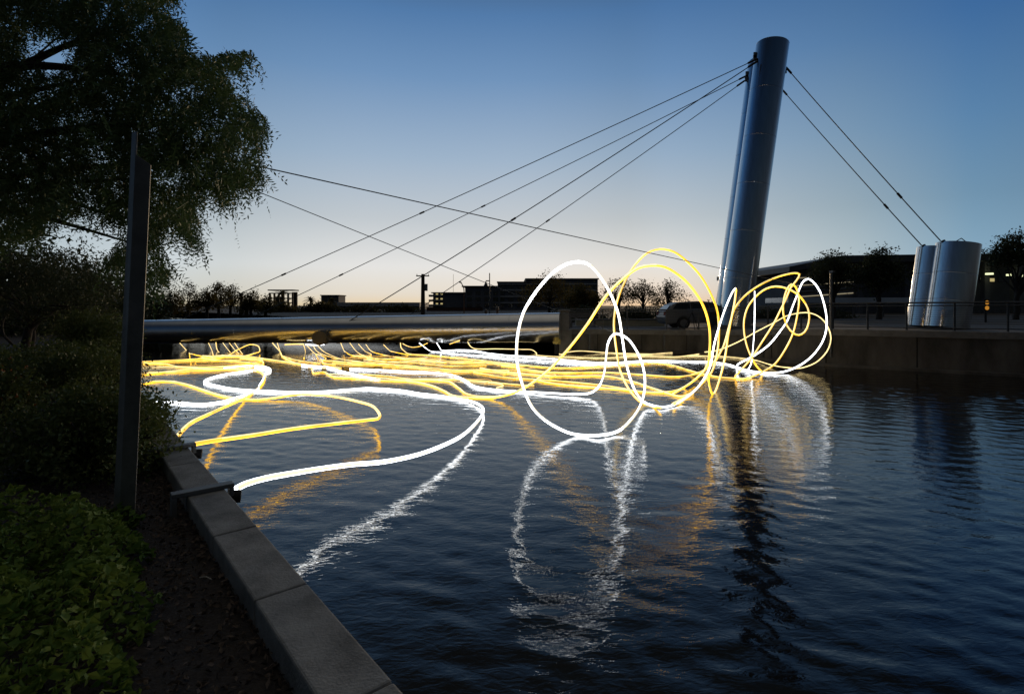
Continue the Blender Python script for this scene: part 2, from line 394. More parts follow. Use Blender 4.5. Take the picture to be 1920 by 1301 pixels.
# ------------------------------------------------------------------ railing on the far wall
root = tag(empty('guard_rail', O2), 'long dark metal cable railing on top of the far canal wall', 'railing')
RL = offs(FW, -.18)
def along(zo): return [Vector((p.x, p.y, p.z + zo)) for p in RL]
for zo, r_, nm in ((1.03, .030, 'top_rail'), (.92, .022, 'mid_rail'), (.10, .020, 'bottom_rail')):
    m = MB(); m.tube(along(zo), r_, 8); l2(m).build(nm, M['rail'], root, smooth=40)
for k in range(9):
    m = MB(); m.tube(along(.18 + k * .082), .005, 5); l2(m).build('cable', M['cable'], root)
RP = [1068, 1130, 1176, 1250, 1310, 1372, 1440, 1502, 1562, 1627, 1700, 1790, 1890]
for px in RP:
    kx = (px - CX) / F
    for i in range(len(RL) - 1):
        a, bq = RL[i], RL[i + 1]; den = (bq.x - a.x) - kx * (bq.y - a.y); s_ = (kx * a.y - a.x) / den
        if 0 <= s_ <= 1:
            q = a.lerp(bq, s_); m = MB(); m.box((q.x - .035, q.y - .012, q.z + .004), (q.x + .035, q.y + .012, q.z + 1.0)); l2(m).build('rail_post', M['rail'], root, bevel=.004); break
# concrete gate pillar at the bridge end
q = P(1058, 0, 27.0); m = MB(); m.box((q.x - .22, 26.85, 1.2), (q.x + .22, 27.30, 2.10)); m.box((q.x - .28, 26.80, 2.10), (q.x + .28, 27.35, 2.20))
m.box((q.x - .30, 26.8, -.5), (q.x + .35, 27.35, 1.198))
tag(m.build('gate_pillar', M['conc'], bevel=.02), 'short square concrete pillar with a cap where the pipe meets the far wall', 'pillar')
# mooring post with yellow wrapping below it
r = tag(empty('mooring_post', P(1044, 0, 26.0).xy.to_3d()), 'dark round post in the water with crumpled yellow wrapping on its head', 'post')
m = MB(); m.tube([(0, 0, -1), (0, 0, .72)], .11, 16); m.build('shaft', M['black'], r, smooth=40)
random.seed(3); m = MB(); rings = []
for i in range(7):
    for k in range(14):
        a = 6.283 * k / 14; rr = (.16 + .05 * math.sin(i * 1.1)) * random.uniform(.75, 1.25) * (1 - .10 * i); rings.append((rr * math.cos(a), rr * math.sin(a), .55 + i * .09 + random.uniform(-.03, .03)))
m.add(rings, [(i * 14 + k, i * 14 + (k + 1) % 14, (i + 1) * 14 + (k + 1) % 14, (i + 1) * 14 + k) for i in range(6) for k in range(14)] + [tuple(range(84, 98))])
m.build('wrapping', mat('yellow_wrap', (.75, .55, .12), .45, 0, .3, 12), r)

# ------------------------------------------------------------------ bridge: pipe, deck, pylons, drums, cables
def pipe_pt(s_):  # s_ 0 right end .. 1 left visible edge
    a, bq = Vector((2.385, 26.5, 1.32)), Vector((-20.7, 30.0, .94)); return a.lerp(bq, s_), .74 + (.66 - .74) * s_
r = tag(empty('footbridge', (2.385, 26.5, 0)), 'footbridge crossing the canal with a huge round steel pipe along its side', 'bridge')
OB = Vector((2.385, 26.5, 0))
def l3(m): m.v = [tuple(Vector(p) - OB) for p in m.v]; return m
pl, rl = [], []
nseg = 10
for i in range(nseg):
    for e in (.006, .994) if i else (0, .994):
        s_ = (i + e) / nseg * 1.06; c_, rr = pipe_pt(s_); pl.append(c_); rl.append(rr)
    for e in (.996, 1.004):
        s_ = (i + e) / nseg * 1.06; c_, rr = pipe_pt(s_); pl.append(c_); rl.append(rr - .004)
m = MB(); m.tube(pl, rl, 72); l3(m).build('side_pipe', M['pipe'], r, smooth=30)
m = MB(); m.prism([(2.3, 27.45, 1.22), (-3.6, 35, 1.22), (-31, 39, .85), (-25, 31.9, .85)], (0, 0, -.38)); l3(m).build('deck', M['conc'], r)
for i in range(9):
    s_ = (i + .5) / 9 * 1.0; c_, rr = pipe_pt(s_); m = MB()
    m.box((c_.x - .12, c_.y - .1, c_.z - rr - .02), (c_.x + .12, c_.y + 1.6, c_.z - rr * .55)); l3(m).build('cradle', M['galv'], r)
q = P(598, 634, 27.35); m = MB(); m.tube([q, q + Vector((0, .9, 0))], .37, 40); m.tube([q + Vector((.42, .02, .30)), q + Vector((.46, .5, .45))], .05, 8)
l3(m).build('pipe_stub', mat('flange_disc', (.13, .12, .10), .8, 0, .12, 6), r, smooth=30)
def grooved(a, bq, rad, seams):
    a, bq = Vector(a), Vector(bq); L = (bq - a).length; pts, rs = [a], [rad]
    for s_ in seams:
        for ds, dr in ((-.02, 0), (-.012, -.005), (.012, -.005), (.02, 0)):
            pts.append(a.lerp(bq, (s_ + ds) / L)); rs.append(rad + dr)
    pts.append(bq); rs.append(rad); return pts, rs
def pylon(base, top, rad, label, lugs):
    o = tag(empty('pylon', base), label, 'pylon', 'leaning steel bridge pylons')
    L = (top - base).length; pts, rs = grooved(base - Vector(base), top - base, rad, [2.44 * i for i in range(1, int(L / 2.44) + 1)])
    m = MB(); m.tube(pts, rs, 72, caps=False); m.build('shaft', M['steel'], o, smooth=30)
    ax = (top - base).normalized(); m = MB(); m.tube([top - base - ax * .02, top - base + ax * .035], rad - .03, 64); m.build('cap_plate', M['galv'], o, smooth=30)
    sd_ = ax.cross(Vector((0, -1, 0))).normalized()
    for zf, sg_ in [(z_, -1) for z_ in lugs[0]] + [(z_, 1) for z_ in lugs[1]]:
        c_ = ax * (L * zf) + sd_ * (rad + .02) * sg_; m = MB(); m.box((-.09, -.035, -.14), (.09, .035, .14), Matrix.Translation(c_)); m.build('cable_lug', M['galv'], o)
    m = MB(); m.tube([Vector((0, 0, -.15)), Vector((0, 0, .05))], rad + .25, 40); m.build('base_plate', M['conc'], o, smooth=30)
    return o
pb, ptop = P(1376, 612, 27.5), P(1448.5, 84, 27.5)
pb2, pt2 = P(1364, 608, 31), P(1430, 118, 31)
pylon(pb, ptop, .785, 'tall leaning round steel pylon, nearer and wider of the pair', ((.945, .955), (.915,)))
pylon(pb2, pt2, .785, 'tall leaning round steel pylon mostly hidden behind the wider pylon', ((.95, .93), (.89,)))
def drum(base, top, rad, label, frame):
    o = tag(empty('anchor_drum', base), label, 'anchor drum', 'stubby leaning steel anchor drums'); ax = (top - base).normalized(); L = (top - base).length
    pts, rs = grooved(Vector(), top - base, rad, [1.1, 2.2]); m = MB(); m.tube(pts, rs, 72, caps=False); m.build('shell', M['steel'], o, smooth=30)
    m = MB(); m.tube([ax * (L - .10), ax * (L - .05)], rad - .02, 64); m.build('top_plate', M['galv'], o, smooth=30)
    m = MB(); h0 = ax * (L - .02) + Vector((-rad * .82, -.1, 0)); m.tube([h0, h0 + Vector((-.10, .0, .16))], .07, 12); m.build('cable_anchor', M['black'], o, smooth=40)
    if frame:
        m = MB(); z = ax * L; m.tube([z + Vector((-.45, -.1, -.05)), z + Vector((.12, 0, .24)), z + Vector((.6, .1, -.05))], .018, 6); m.build('lifting_frame', M['cable'], o)
d1b, d1t = P(1738, 613.5, 22.6), P(1759, 466, 22.6)
d2b, d2t = P(1774, 615, 21.6), P(1797, 458, 21.6)
drum(d1b, d1t, .735, 'shorter steel anchor drum partly hidden behind its wider neighbour', False)
drum(d2b, d2t, .735, 'wide steel anchor drum with a thin pointed frame on its top', True)
def cable(a, bq, label, rad=.022, sag=.0, coup=(.86,), group='steel cables of the bridge', n=24, cat='cable', name='stay_cable', ends=True):
    a, bq = Vector(a), Vector(bq); pts = [a.lerp(bq, i / n) - Vector((0, 0, sag * 4 * (i / n) * (1 - i / n))) for i in range(n + 1)]
    o = tag(empty(name, a), label, cat, group)
    m = MB(); m.tube([p - a for p in pts], rad, 8); m.build('strand', M['cable'], o, smooth=50)
    d = (bq - a).normalized()
    for s_ in coup:
        k = s_ * n; i = min(int(k), n - 1); c_ = pts[i].lerp(pts[i + 1], k - i) - a; m = MB(); m.tube([c_ - d * .14, c_ + d * .14], rad * 2.2, 10); m.build('coupler', M['black'], o, smooth=40)
    if ends:
        m = MB(); m.tube([Vector(), d * .5], rad * 2.4, 10); m.build('socket', M['black'], o, smooth=40)
cable(P(1420, 111, 27.3), P(335, 601, 30.8), 'topmost bridge cable running from the wide pylon far down to the left', sag=.12, coup=(.55, .80))
cable(P(1401, 142, 31), P(455, 603, 34), 'second highest bridge cable on the left, sloping down to the deck', sag=.12, coup=(.5, .79))
cable(P(1419, 116, 27.0), P(640, 611, 27.65), 'bridge cable ending on the front of the big pipe', sag=.15, coup=(.58, .93), rad=.024)
cable(P(1396, 152, 31), P(752, 602, 34), 'lowest and steepest bridge cable left of the pylons', sag=.14, coup=(.55,))
cable(P(1474, 127, 27.6), d2t + Vector((-.80, -.1, .12)), 'upper bridge cable running right from the pylon to the wide anchor drum', sag=.05, coup=(.78,))
cable(P(1468, 170, 31), d1t + Vector((-.78, -.1, .12)), 'lower bridge cable running right from the pylon to the shorter anchor drum', sag=.05, coup=(.80,))
cable(P(395, 292, 7.0), P(1555, 546, 20.6), 'thin dark wire across the canal from the big tree, touching the loop tops', sag=.03, coup=(), rad=.009, group=None, name='support_wire', cat='wire', ends=False)
cable(P(430, 338, 7.0), P(1150, 623, 13.3), 'faint thin wire from the big tree down to the small white loop', sag=.02, coup=(), rad=.006, group=None, name='support_wire', cat='wire', ends=False)

# ------------------------------------------------------------------ glowing tubes on the water
def tubepts(pts, zdef=.03):
    out = []
    for p in pts:
        px, py = p[0], p[1]; s_ = p[2] if len(p) > 2 else zdef
        out.append(P(px, py, s_) if s_ > 3 else PZ(px, py, s_))
    return out
def light_tube(pts, kind, label, rad=.036, group=None, step=.12, name='light_tube', end_caps=True):
    rad *= .76
    c_ = catmull(tubepts(pts), step); o0 = c_[0].copy(); m = MB()
    if kind == 'white':
        lo_ = Vector((.96, -.2, -.10)).normalized(); m.tube([p - o0 for p in c_], rad, 12, mifn=lambda d: 2 if d.z < -.5 else 1 if d.dot(lo_) > .6 else 0); mats = [M['white'], M['warmwhite'], M['white_refl_boost']]
    elif kind == 'dim': m.tube([p - o0 for p in c_], rad, 8); mats = M['dim']
    elif kind == 'pale': m.tube([p - o0 for p in c_], rad, 10); mats = M['pale']
    else:
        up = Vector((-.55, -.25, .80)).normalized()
        m.tube([p - o0 for p in c_], rad, 12, mifn=lambda d: 2 if d.z < -.45 else 0 if d.dot(up) < (.40 if kind == 'amber' else .2) else 1); mats = [M['amber'], M['pale'], M['amber_refl_boost']]
    o = m.build(name, mats, smooth=60); o.location = o0
    return tag(o, label, 'light tube', group)
T = light_tube
# the big upright loops
T([(656, 691), (699, 693), (760, 696), (806, 698), (842, 702), (860, 707), (875, 715), (890, 724), (915, 729), (945, 732), (979, 734), (1037, 737, .05), (1082, 739, .06), (1111, 735, 14.1), (1127, 718, 14.0),
   (1134, 695, 13.9), (1137, 666, 13.7), (1141, 640, 13.5), (1150, 627, 13.3), (1163, 627, 13.0), (1179, 637, 12.7), (1198, 666, 12.3), (1208, 698, 11.8), (1209, 730, 11.3), (1201, 760, 10.8), (1185, 785, 10.4), (1159, 808, 10.0),
   (1121, 816, .05), (1085, 815, 9.85), (1063, 810, 9.8), (1024, 789, 9.7), (998, 763, 9.6), (982, 727, 9.45), (970, 680, 9.3), (969, 650, 9.2), (972, 621, 9.15), (982, 585, 9.1), (1005, 547, 9.1), (1037, 511, 9.15), (1063, 495, 9.2), (1085, 491, 9.3),
   (1100, 494, 9.4), (1114, 504, 9.55), (1140, 541, 9.9), (1159, 587, 10.4), (1167, 634, 10.9), (1174, 679, 11.4), (1185, 718, 11.9), (1198, 743, 12.4), (1214, 757, .08), (1240, 763, .05), (1266, 758, .05), (1292, 742, .15), (1312, 722, 13.7),
   (1331, 689, 13.9), (1339, 647, 14.1), (1349, 611, 14.4), (1361, 576, 14.7), (1374, 547, 14.9), (1379, 541, 15.0)],
  'white', 'long white glowing tube forming the large egg shaped loop in the middle', .031)
T([(626, 707), (684, 710), (715, 713), (769, 715), (806, 722), (833, 733), (851, 742), (879, 745), (915, 746), (952, 740, 13.5), (988, 724, 12.7), (1027, 695, 12.2), (1069, 650, 11.8), (1101, 608, 11.55), (1140, 550, 11.4), (1179, 514, 11.3), (1198, 502, 11.3), (1221, 498, 11.4),
   (1247, 501, 11.6), (1279, 521, 11.9), (1305, 550, 12.3), (1321, 579, 12.7), (1330, 614, 13.1), (1331, 650, 13.6), (1328, 690, 14.1), (1330, 722, 14.4), (1335, 737, .04), (1342, 732, 14.9), (1351, 705, 15.0), (1360, 666, 15.1), (1365, 631, 15.2), (1371, 599, 15.2), (1377, 569, 15.2), (1380, 545, 15.15), (1379, 541, 15.0)],
  'mid', 'yellow glowing tube rising diagonally into the inner arch beside the egg shaped loop', .036)
T([(1000, 711), (1037, 719), (1085, 724), (1166, 730), (1214, 735), (1250, 735), (1282, 726), (1305, 710, 15.2), (1322, 692, 15.6), (1334, 660, 15.8)],
  'amber', 'yellow glowing tube low on the water curving up under the tall yellow arch', .034)
T([(1240, 764, .09), (1215, 760, 12.9), (1198, 751, 13.0), (1179, 729, 13.2), (1163, 695, 13.5), (1155, 650, 13.7), (1151, 608, 13.8), (1156, 569, 13.9), (1172, 527, 14.0), (1192, 495, 14.1), (1214, 474, 14.2), (1237, 467, 14.3), (1263, 472, 14.4), (1289, 491, 14.5), (1314, 518, 14.6), (1334, 553, 14.7), (1345, 584, 14.8), (1348, 621, 14.9),
   (1344, 666, 14.9), (1334, 698, 14.8), (1313, 722, 14.6), (1290, 741, .05), (1262, 757, .10)],
  'amber', 'tall amber glowing tube arching highest above the water in the middle', .036)
T([(1262, 738), (1280, 728, .1), (1308, 707, 16.6), (1326, 689, 17.0), (1342, 674, 17.4), (1356, 650, 17.7), (1370, 601, 17.9), (1379, 576, 18), (1395, 556, 18), (1414, 541, 18), (1441, 526, 18), (1469, 516, 18), (1490, 512, 18), (1499, 514, 18), (1494, 525, 17.9), (1483, 539, 17.9), (1473, 562, 17.8), (1464, 580, 17.8), (1451, 606, 17.7), (1432, 636, 17.6),
   (1414, 664, 17.5), (1400, 682, 17.4), (1383, 700, 17.4), (1378, 707, .05), (1390, 710, .04), (1409, 706, .05), (1430, 697, 18.1), (1453, 682, 18.2), (1474, 652, 18.3), (1487, 624, 18.4), (1495, 590, 18.4), (1498, 560, 18.4), (1492, 538, 18.4), (1484, 533, 18.4), (1476, 542, 18.3), (1469, 566, 18.2), (1469, 590, 18.2), (1476, 611, 18.2), (1487, 624, 18.1), (1498, 628, 18.1), (1509, 622, 18.1), (1516, 606, 18.1), (1517, 587, 18.1),
   (1510, 569, 18.2), (1497, 553, 18.2), (1476, 541, 18.3), (1455, 537, 18.4), (1437, 541, 18.5), (1418, 555, 18.6), (1402, 576, 18.6), (1395, 601, 18.5), (1396, 629, 18.4), (1404, 659, 18.3), (1416, 682, 18.2), (1430, 698, .05)],
  'amber', 'tangled yellow glowing tube wound into many loops in front of the far wall', .036)
T([(1170, 667), (1221, 664), (1263, 661), (1310, 660), (1330, 659, 20.5), (1345, 657, 20.2), (1384, 641, 20), (1418, 622, 19.9), (1453, 604, 19.8), (1473, 593, 19.7), (1492, 588, 19.6), (1511, 586, 19.5), (1529, 590, 19.4), (1545, 602, 19.4), (1554, 617, 19.4), (1558, 634, 19.4), (1554, 652, 19.4), (1545, 666, 19.4), (1529, 680, 19.5), (1506, 689, 19.6), (1476, 689, .2), (1446, 684, .1), (1414, 675, .05), (1384, 671), (1350, 668), (1290, 667)],
  'pale', 'thin pale orange glowing tube making the widest, rightmost loop by the far wall', .026)
T([(819, 643, 27.0), (824, 651, 26.9), (833, 657), (860, 656), (888, 657), (915, 662), (952, 666), (1005, 669), (1053, 674), (1134, 680), (1214, 676), (1280, 677), (1326, 678), (1361, 682), (1379, 687), (1391, 693), (1401, 694, .06), (1408, 683, 19.4), (1411, 661, 19.2), (1414, 624, 18.8), (1415, 578, 18.2), (1415, 546, 17.9)],
  'white', 'white glowing tube lying far out then standing straight up before the steel pylon', .022)
T([(1381, 688), (1388, 680, 19.3), (1402, 673, 19.2), (1418, 664, 19.1), (1441, 647, 19), (1462, 622, 18.8), (1476, 602, 18.7), (1485, 578, 18.6), (1494, 555, 18.5), (1501, 537, 18.4), (1507, 527, 18.4), (1515, 523, 18.3), (1524, 528, 18.3), (1536, 544, 18.2), (1545, 569, 18.2), (1550, 597, 18.2), (1549, 620, 18.2), (1541, 643, 18.3), (1524, 666, 18.4), (1501, 684, 18.6), (1476, 695, .10), (1451, 699, .05), (1428, 698), (1404, 695), (1391, 691), (1381, 688)],
  'white', 'white glowing tube making the tall rounded loop at the right of the tangle', .034)
# left foreground
T([(441, 917, .74), (460, 907, .73), (499, 896, .68), (554, 886, .58), (610, 877, .48), (665, 870, .42), (707, 867, .38), (750, 860, .32), (790, 850, .27), (830, 835, .22), (864, 818, .17), (890, 796, .12), (904, 778, .10), (906, 767, .08), (899, 759, .06), (882, 752, .05), (860, 748), (824, 742), (788, 738), (751, 732), (715, 729), (687, 728), (660, 730), (610, 734), (554, 735), (499, 733), (457, 731), (430, 728), (402, 722), (387, 718), (383, 715), (394, 709), (421, 702), (466, 695), (485, 692), (504, 693), (506, 697), (498, 700)],
  'white', 'thick white glowing tube leaving the near bracket in a wide curve', .036)
T([(356, 834, .71), (388, 828, .68), (471, 816, .58), (554, 803, .48), (637, 793, .40), (690, 787, .33), (707, 785, .30), (712, 781, .29), (709, 772, .28), (696, 760, .26), (673, 753, .25), (637, 745, .22), (596, 740, .15), (554, 740, .10), (513, 746, .05), (485, 749), (457, 748), (430, 745), (402, 738), (375, 729), (347, 720), (319, 715), (291, 715), (262, 721), (225, 732, .2), (195, 741, .5)],
  'mid', 'yellow glowing tube making the hairpin bend near the left bank', .036)
T([(330, 821, .74), (345, 804, .70), (361, 791, .60), (388, 778, .45), (416, 765, .28), (444, 753, .12), (466, 742), (485, 727), (496, 711), (494, 701), (480, 694), (444, 693), (388, 693), (333, 696), (278, 701), (220, 706)],
  'mid', 'amber glowing tube coming off the left coping under a shrub', .038)
T([(270, 757, .1), (286, 755), (319, 753), (361, 757), (388, 757), (416, 753), (444, 745), (477, 735), (488, 720), (495, 708), (497, 700)],
  'white', 'short white glowing tube running to the left bank beside the hairpin tube', .032)
# between
T([(566, 684), (591, 687), (607, 687), (633, 694), (670, 703), (699, 710), (716, 713)], 'white', 'short white glowing tube slanting through the yellow knot left of centre', .032)
T([(760, 713), (815, 713), (839, 715), (860, 727), (875, 738), (897, 743), (930, 744)], 'mid', 'amber glowing tube joining the diagonal tube on the water left of the egg loop', .03)
T([(751, 643, 27.2), (752, 652, 27.0), (758, 658, 26.9), (766, 663), (806, 666), (851, 670), (906, 676), (968, 683), (1037, 689), (1085, 689), (1166, 684), (1235, 681), (1262, 685), (1289, 693), (1314, 700), (1350, 707), (1378, 709), (1389, 711)], 'amber', 'yellow glowing tube dropping from the pipe with a white neighbour and wandering far right', .03)
T([(786, 643, 27.1), (799, 653, 26.9), (811, 659), (833, 660), (860, 664), (906, 667), (952, 672), (1006, 676), (1053, 679), (1120, 684), (1180, 682)], 'white', 'white glowing tube dropping from the pipe beside the yellow swag', .018)
T([(755, 644, 27.1), (762, 648, 26.9), (773, 651, 26.8), (788, 649, 26.9), (802, 643, 27.1)], 'amber', 'yellow glowing tube hanging as a shallow swag under the pipe', .02)
T([(877, 641, 26.8), (881, 648, 26.7), (888, 653, 26.6), (933, 654, .2), (979, 655, .2), (998, 656, .15), (1005, 661), (1009, 666), (1053, 669), (1134, 671), (1198, 667), (1263, 669), (1295, 666), (1327, 661)], 'pale', 'pale yellow glowing tube along the foot of the far wall with a small kink', .026)
T([(1042, 655, 26.3), (1043, 660, 26.2), (1050, 664), (1066, 660, .1), (1085, 658, .15), (1134, 661), (1182, 663), (1221, 664)], 'pale', 'pale yellow glowing tube starting in a hook below the gate pillar', .026)
T([(940, 685), (1037, 698), (1134, 698), (1214, 703), (1263, 706), (1295, 703), (1324, 692, .3), (1345, 672, 18.6), (1352, 655, 18.7)], 'amber', 'yellow glowing tube low on the water rising behind the narrow loop', .03)
T([(900, 690), (940, 696), (1037, 705), (1134, 705), (1182, 714), (1231, 730), (1276, 743), (1300, 735)], 'mid', 'yellow glowing tube running straight towards the white loop bottom on the right', .03)
T([(888, 698), (952, 708), (1006, 711), (1069, 716), (1130, 722), (1180, 730)], 'amber', 'thin amber glowing tube crossing behind the egg loop low on the water', .024)
T([(511, 643, 28.0), (517, 650, 27.8), (524, 658, 27.4), (531, 669), (553, 680), (582, 687), (591, 699), (605, 697), (626, 706), (660, 709)], 'amber', 'yellow glowing tube dropping from the pipe and running along the left knot', .03)
T([(405, 642, 28.6), (406, 652, 28.4), (412, 662, 27.4), (426, 667), (454, 668), (475, 663, .2), (487, 655, 27.3), (483, 648, 27.6), (468, 646, 27.6), (447, 655, 27.2), (426, 667), (405, 671), (385, 668), (379, 671), (405, 675), (447, 678), (482, 682), (500, 688)], 'amber', 'yellow glowing tube coiled in a small oval loop under the pipe at left', .03)
T([(267, 678), (334, 675), (377, 672), (405, 667), (450, 667), (500, 673), (556, 681), (604, 687), (640, 690)], 'mid', 'yellow glowing tube along the water from the left edge past the small oval loop', .03)
T([(262, 681), (306, 682), (341, 688), (391, 688), (426, 686), (470, 681), (490, 677), (488, 672), (470, 669), (419, 668), (380, 667)], 'amber', 'amber glowing tube folded back on itself near the left edge of the water', .03)
T([(262, 702), (320, 696), (362, 692), (419, 692), (461, 688), (489, 684), (493, 678), (482, 674), (450, 671)], 'mid', 'yellow glowing tube bending sharply at its right tip near the small oval loop', .03)
T([(420, 690), (461, 686), (492, 687), (506, 691), (504, 699)], 'white', 'tiny white glowing tube end at the bend of two yellow tubes', .03)
T([(534, 646, 28.2), (550, 645, 28.2), (569, 645, 28.1)], 'amber', 'short yellow glowing tube lying level against the underside of the pipe', .035)
T([(573, 646, 28.1), (590, 647, 28.0), (608, 646, 28.0)], 'white', 'short white glowing tube lying level against the pipe underside below the round disc', .03)
G = 'glowing tubes hanging from the pipe'
DROP = [[(337, 643, 29.2), (348, 655, 29.0), (362, 664, .3), (377, 667), (400, 669)], [(391, 643, 28.9), (396, 654, 28.6), (400, 666)], [(418, 643, 28.7), (424, 651, 28.4), (432, 661)], [(430, 643, 28.6), (438, 653, 28.3), (448, 663)], [(440, 643, 28.6), (446, 652, 28.3), (455, 664)],
        [(520, 643, 28.2), (525, 658, 27.8), (538, 670), (567, 677), (600, 681)], [(569, 645, 27.9), (572, 656, 27.6), (573, 664, 27.4), (570, 671)], [(573, 645, 27.9), (586, 659, 27.5), (604, 667, .15), (611, 671), (604, 677), (611, 682), (630, 684)],
        [(586, 647, 27.8), (604, 664, .2), (626, 671), (677, 678)], [(594, 647, 27.8), (614, 663, .2), (633, 671), (680, 679), (730, 684)], [(639, 643, 27.6), (643, 653, 27.4), (650, 661, .25), (660, 666), (690, 668)],
        [(656, 643, 27.6), (665, 655, 27.3), (676, 664), (700, 671)], [(672, 645, 27.5), (684, 658, 27), (696, 664), (688, 671), (700, 675)], [(686, 646, 27.5), (700, 660, .2), (718, 665), (760, 672)], [(719, 646, 27.3), (727, 654, 27.1), (740, 660, .25), (765, 665)], [(843, 645, 27.0), (855, 641, 26.9), (862, 639, 26.8)]]
ORD = ['leftmost', 'second from left', 'third from left', 'fourth from left', 'fifth from left', 'sixth from left', 'seventh from left', 'eighth from left', 'eighth from right', 'seventh from right', 'sixth from right', 'fifth from right', 'fourth from right', 'third from right', 'second from right', 'rightmost']
for p_, w_ in zip(sorted(DROP, key=lambda d: d[0][0]), ORD): T(p_, 'amber', w_ + ' of the thin yellow glowing tubes dangling from the pipe underside', .021, G)
random.seed(11); G = 'glowing tubes tangled flat on the far water'
TG = []
for i in range(13):
    x0 = random.uniform(600, 860); y0 = random.uniform(668, 703); ln = random.uniform(130, 330); y1 = y0 + random.uniform(2, 16) * ln / 250; k = 7; ph = random.uniform(0, 6)
    p_ = [(x0 + ln * j / k, y0 + (y1 - y0) * j / k + 2.2 * math.sin(ph + j * 1.5)) for j in range(k + 1)]
    if i % 3 == 0: p_ += [(p_[-1][0] + 8, p_[-1][1] + 2), (p_[-1][0] + 9, p_[-1][1] + 5), (p_[-1][0] - 3, p_[-1][1] + 8)]
    TG.append((y0, i, p_))
FAR = ['farthest', 'second farthest', 'third farthest', 'fourth farthest', 'fifth farthest', 'sixth farthest', 'middle', 'sixth nearest', 'fifth nearest', 'fourth nearest', 'third nearest', 'second nearest', 'nearest']
for (y0, i, p_), w_ in zip(sorted(TG), FAR): T(p_, ('amber', 'mid', 'amber', 'pale', 'dim')[i % 5], w_ + ' of the thin glowing tubes lying nearly straight in the tangle', .019, G)
for i in range(5):
    x0 = 255 + random.uniform(0, 30); y0 = (680, 686, 690, 697, 699)[i]
    T([(x0, y0), (x0 + 60, y0 - 2 + i % 2 * 3), (x0 + 130, y0 - 4 + i % 3 * 2), (x0 + 190, y0 - 5)], ('amber', 'dim', 'pale', 'amber', 'dim')[i], ('farthest', 'second farthest', 'middle', 'second nearest', 'nearest')[i] + ' of the flat glowing tubes bundled at the left edge of the water', .020, 'glowing tubes in the left bundle')

# ------------------------------------------------------------------ vegetation
def leaves(centres, size, seed, per=1, spread=0.0, flat=0.0, aspect=2.2, droop=0.0):
    """one folded leaf (two quads) per centre*per; returns V, F arrays"""
    r = np.random.default_rng(seed); C = np.repeat(np.asarray(centres, float), per, 0); n = len(C)
    if spread: C = C + r.normal(0, spread, (n, 3))
    d = r.normal(0, 1, (n, 3)); d[:, 2] = d[:, 2] * (1 - flat) - droop; d /= np.linalg.norm(d, axis=1)[:, None]
    q = r.normal(0, 1, (n, 3)); q[:, 2] *= (1 - flat) ; s_ = np.cross(d, q); s_ /= np.linalg.norm(s_, axis=1)[:, None] + 1e-9
    up = np.cross(s_, d); L = size * r.uniform(.6, 1.35, (n, 1)); W = L / aspect
    a = C - d * L * .5; e = C + d * L * .5; mid = C - up * W * .12
    l_ = C + s_ * W * .5 + up * W * .12; rr = C - s_ * W * .5 + up * W * .12
    # two quads: base - left - tip - mid, base - mid - tip - right
    V = np.stack([a, l_, e, mid, rr], 1).reshape(-1, 3); i = np.arange(n)[:, None] * 5
    Fq = np.concatenate([i + np.array([[0, 3, 2, 1]]), i + np.array([[0, 4, 2, 3]])], 0)
    return V, Fq
def sprays(origins, length, nleaf, leaf, seed, droop=.8):
    """hanging compound twigs: leaflets in pairs down a drooping stem"""
    r = np.random.default_rng(seed); O = np.asarray(origins, float); n = len(O)
    d = r.normal(0, .7, (n, 3)); d[:, 2] = -droop * r.uniform(.4, 1.4, n); d /= np.linalg.norm(d, axis=1)[:, None]
    L = length * r.uniform(.5, 1.4, n); Cs = []; Ds = []
    side = np.cross(d, r.normal(0, 1, (n, 3))); side /= np.linalg.norm(side, axis=1)[:, None] + 1e-9
    for k in range(nleaf):
        t_ = (k // 2 + .5) / (nleaf / 2); p = O + d * (L * t_)[:, None]; p[:, 2] -= L * .35 * t_ * t_
        sg = 1 if k % 2 else -1; Cs.append(p + side * sg * leaf * .5); Ds.append(side * sg + d * .5)
    C = np.concatenate(Cs); D = np.concatenate(Ds) + r.normal(0, .25, (n * nleaf, 3)); D /= np.linalg.norm(D, axis=1)[:, None]
    q = r.normal(0, 1, C.shape); s_ = np.cross(D, q); s_ /= np.linalg.norm(s_, axis=1)[:, None] + 1e-9
    Lf = leaf * r.uniform(.7, 1.3, (len(C), 1)); W = Lf * .30
    V = np.stack([C - D * Lf * .5, C + s_ * W * .5, C + D * Lf * .5, C - s_ * W * .5], 1).reshape(-1, 3)
    Fq = np.arange(len(V)).reshape(-1, 4)
    # stems as thin blades
    e = O + d * L[:, None]; e[:, 2] -= L * .35; mid = O + d * (L * .5)[:, None]; mid[:, 2] -= L * .09; hw = side * .004
    V2 = np.stack([O - hw, O + hw, mid + hw, mid - hw, e], 1).reshape(-1, 3); i = np.arange(n)[:, None] * 5
    F2 = np.concatenate([i + np.array([[0, 1, 2, 3]]), i + np.array([[3, 2, 4, 4]])], 0)[: n]
    return np.concatenate([V, V2]), np.concatenate([Fq, F2 + len(V)])
